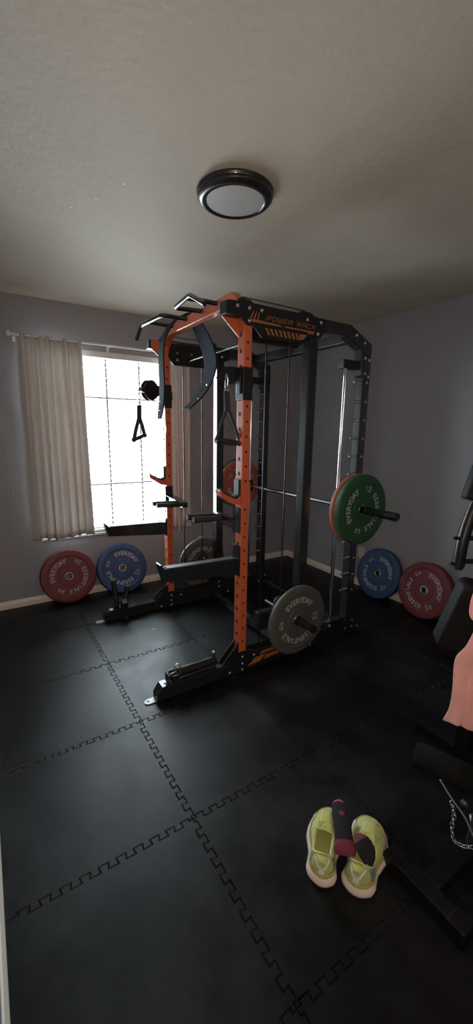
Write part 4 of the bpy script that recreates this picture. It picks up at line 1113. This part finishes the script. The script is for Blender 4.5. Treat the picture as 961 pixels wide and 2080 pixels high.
# socks
def sock(name, label, pts, rx, rz, mats_, seed=1):
    r = thing(name, label, 'sock', pts[0], 'black and pink ankle socks')
    rnd = random.Random(seed); P = smooth_path(pts, 5); n = len(P); RX = smooth_path([(a, 0, 0) for a in rx], 5); RZ = smooth_path([(a, 0, 0) for a in rz], 5)
    seg = 24; rows = []
    for i, p in enumerate(P):
        t = (P[min(i+1, n-1)]-P[max(i-1, 0)]).normalized(); s = t.cross(Vector((0, 0, 1))).normalized(); u = s.cross(t)
        rows.append([p + s*RX[i].x*math.cos(2*PI*k/seg)*(1+.05*rnd.uniform(-1, 1)) + u*RZ[i].x*math.sin(2*PI*k/seg)*(1+.08*rnd.uniform(-1, 1)) for k in range(seg)])
    last = None
    for (f0, f1, mt, nm) in mats_:
        a, c_ = int(round(f0*(n-1))), int(round(f1*(n-1)))
        g = [rw+[rw[0]] for rw in rows[a:c_+1]]
        b = MB(); b.sheet(g, mt)
        if a == 0: b.add(rows[0], [list(range(seg))], mt)
        if c_ == n-1: b.add(rows[-1], [list(range(seg))], mt)
        part(b, nm, r)
    return r
s1 = sock('ankle_sock', 'black ankle sock with a hot pink toe and marled cuff lying between the shoes',
     [(-1.990, -2.742, .088), (-2.005, -2.757, .092), (-2.03, -2.785, .098), (-2.062, -2.825, .104), (-2.09, -2.858, .102), (-2.112, -2.885, .092), (-2.122, -2.896, .082)],
     [.008, .024, .031, .031, .030, .036, .028], [.004, .016, .020, .020, .018, .022, .014],
     [(0, .21, 'sockpink', 'toe'), (.21, .72, 'sockblack', 'foot'), (.72, 1, 'sockmarl', 'cuff')], 2)
b = MB(); b.lathe([(.0001, .002), (.007, .0015), (.011, 0), (.0001, -.001)], 'sockmarl', Matrix.Translation((-2.045, -2.805, .122)), 14, True); o = part(b, 'foot_print', s1)
s2 = sock('ankle_sock', 'black ankle sock crumpled in the opening of the right shoe',
     [(-2.055, -2.885, .115), (-2.058, -2.905, .116), (-2.062, -2.925, .110), (-2.070, -2.944, .098), (-2.082, -2.962, .085)],
     [.012, .026, .030, .026, .010], [.006, .014, .018, .016, .006],
     [(0, .3, 'sockmarl', 'cuff'), (.3, 1, 'sockblack', 'foot')], 4)

# ------------------------------------------------------------------ camera
cam_d = bpy.data.cameras.new('camera'); cam = bpy.data.objects.new('camera', cam_d); COL.objects.link(cam)
cam.matrix_world = Matrix(((rt2.x, up2.x, -fw.x, -3.0244), (rt2.y, up2.y, -fw.y, -3.6087), (rt2.z, up2.z, -fw.z, 1.4682), (0, 0, 0, 1)))
cam_d.sensor_fit = 'VERTICAL'; cam_d.sensor_height = 24; cam_d.lens = 24*fpx/2080; cam_d.clip_start = .02
bpy.context.scene.camera = cam

# ------------------------------------------------------------------ light
wd_ = bpy.data.worlds.new('sky'); bpy.context.scene.world = wd_; wd_.use_nodes = True
bg = wd_.node_tree.nodes['Background']; bg.inputs[0].default_value = (.82, .92, 1, 1); bg.inputs[1].default_value = 56.
pd = bpy.data.lights.new('window_daylight_portal', 'AREA'); pd.shape = 'RECTANGLE'; pd.size = WX1-WX0; pd.size_y = WZ1-WZ0; pd.cycles.is_portal = True
po = bpy.data.objects.new('window_daylight_portal', pd); COL.objects.link(po); po.location = ((WX0+WX1)/2, .135, (WZ0+WZ1)/2); po.rotation_euler = (-PI/2, 0, 0)
hd = bpy.data.lights.new('hall_fill_light', 'AREA'); hd.shape = 'DISK'; hd.size = .4; hd.energy = 6; hd.color = (1., .80, .60)  # weak warm fill added out of view in the hall, not a known fixture
ho = bpy.data.objects.new('hall_fill_light', hd); COL.objects.link(ho); ho.location = ((DX0+DX1)/2, YB-.8, 1.9); ho.rotation_euler = (PI/2+.15, 0, 0)

fd_ = bpy.data.lights.new('phone_flash', 'SPOT'); fd_.energy = 52; fd_.color = (1., .8, .62); fd_.spot_size = math.radians(140); fd_.spot_blend = 1.; fd_.shadow_soft_size = .004
fo = bpy.data.objects.new('phone_flash', fd_); COL.objects.link(fo); fo.matrix_world = cam.matrix_world @ Matrix.Translation((.012, .015, .0))
sc = bpy.context.scene
sc.view_settings.view_transform = 'Standard'; sc.view_settings.look = 'None'; sc.view_settings.gamma = 1; sc.view_settings.exposure = 0.; sc.view_settings.use_curve_mapping = False
sc.cycles.max_bounces = 10; sc.cycles.diffuse_bounces = 6; sc.cycles.glossy_bounces = 4; sc.cycles.transparent_max_bounces = 8
sc.cycles.use_denoising = True
sc.cycles.sample_clamp_indirect = 8
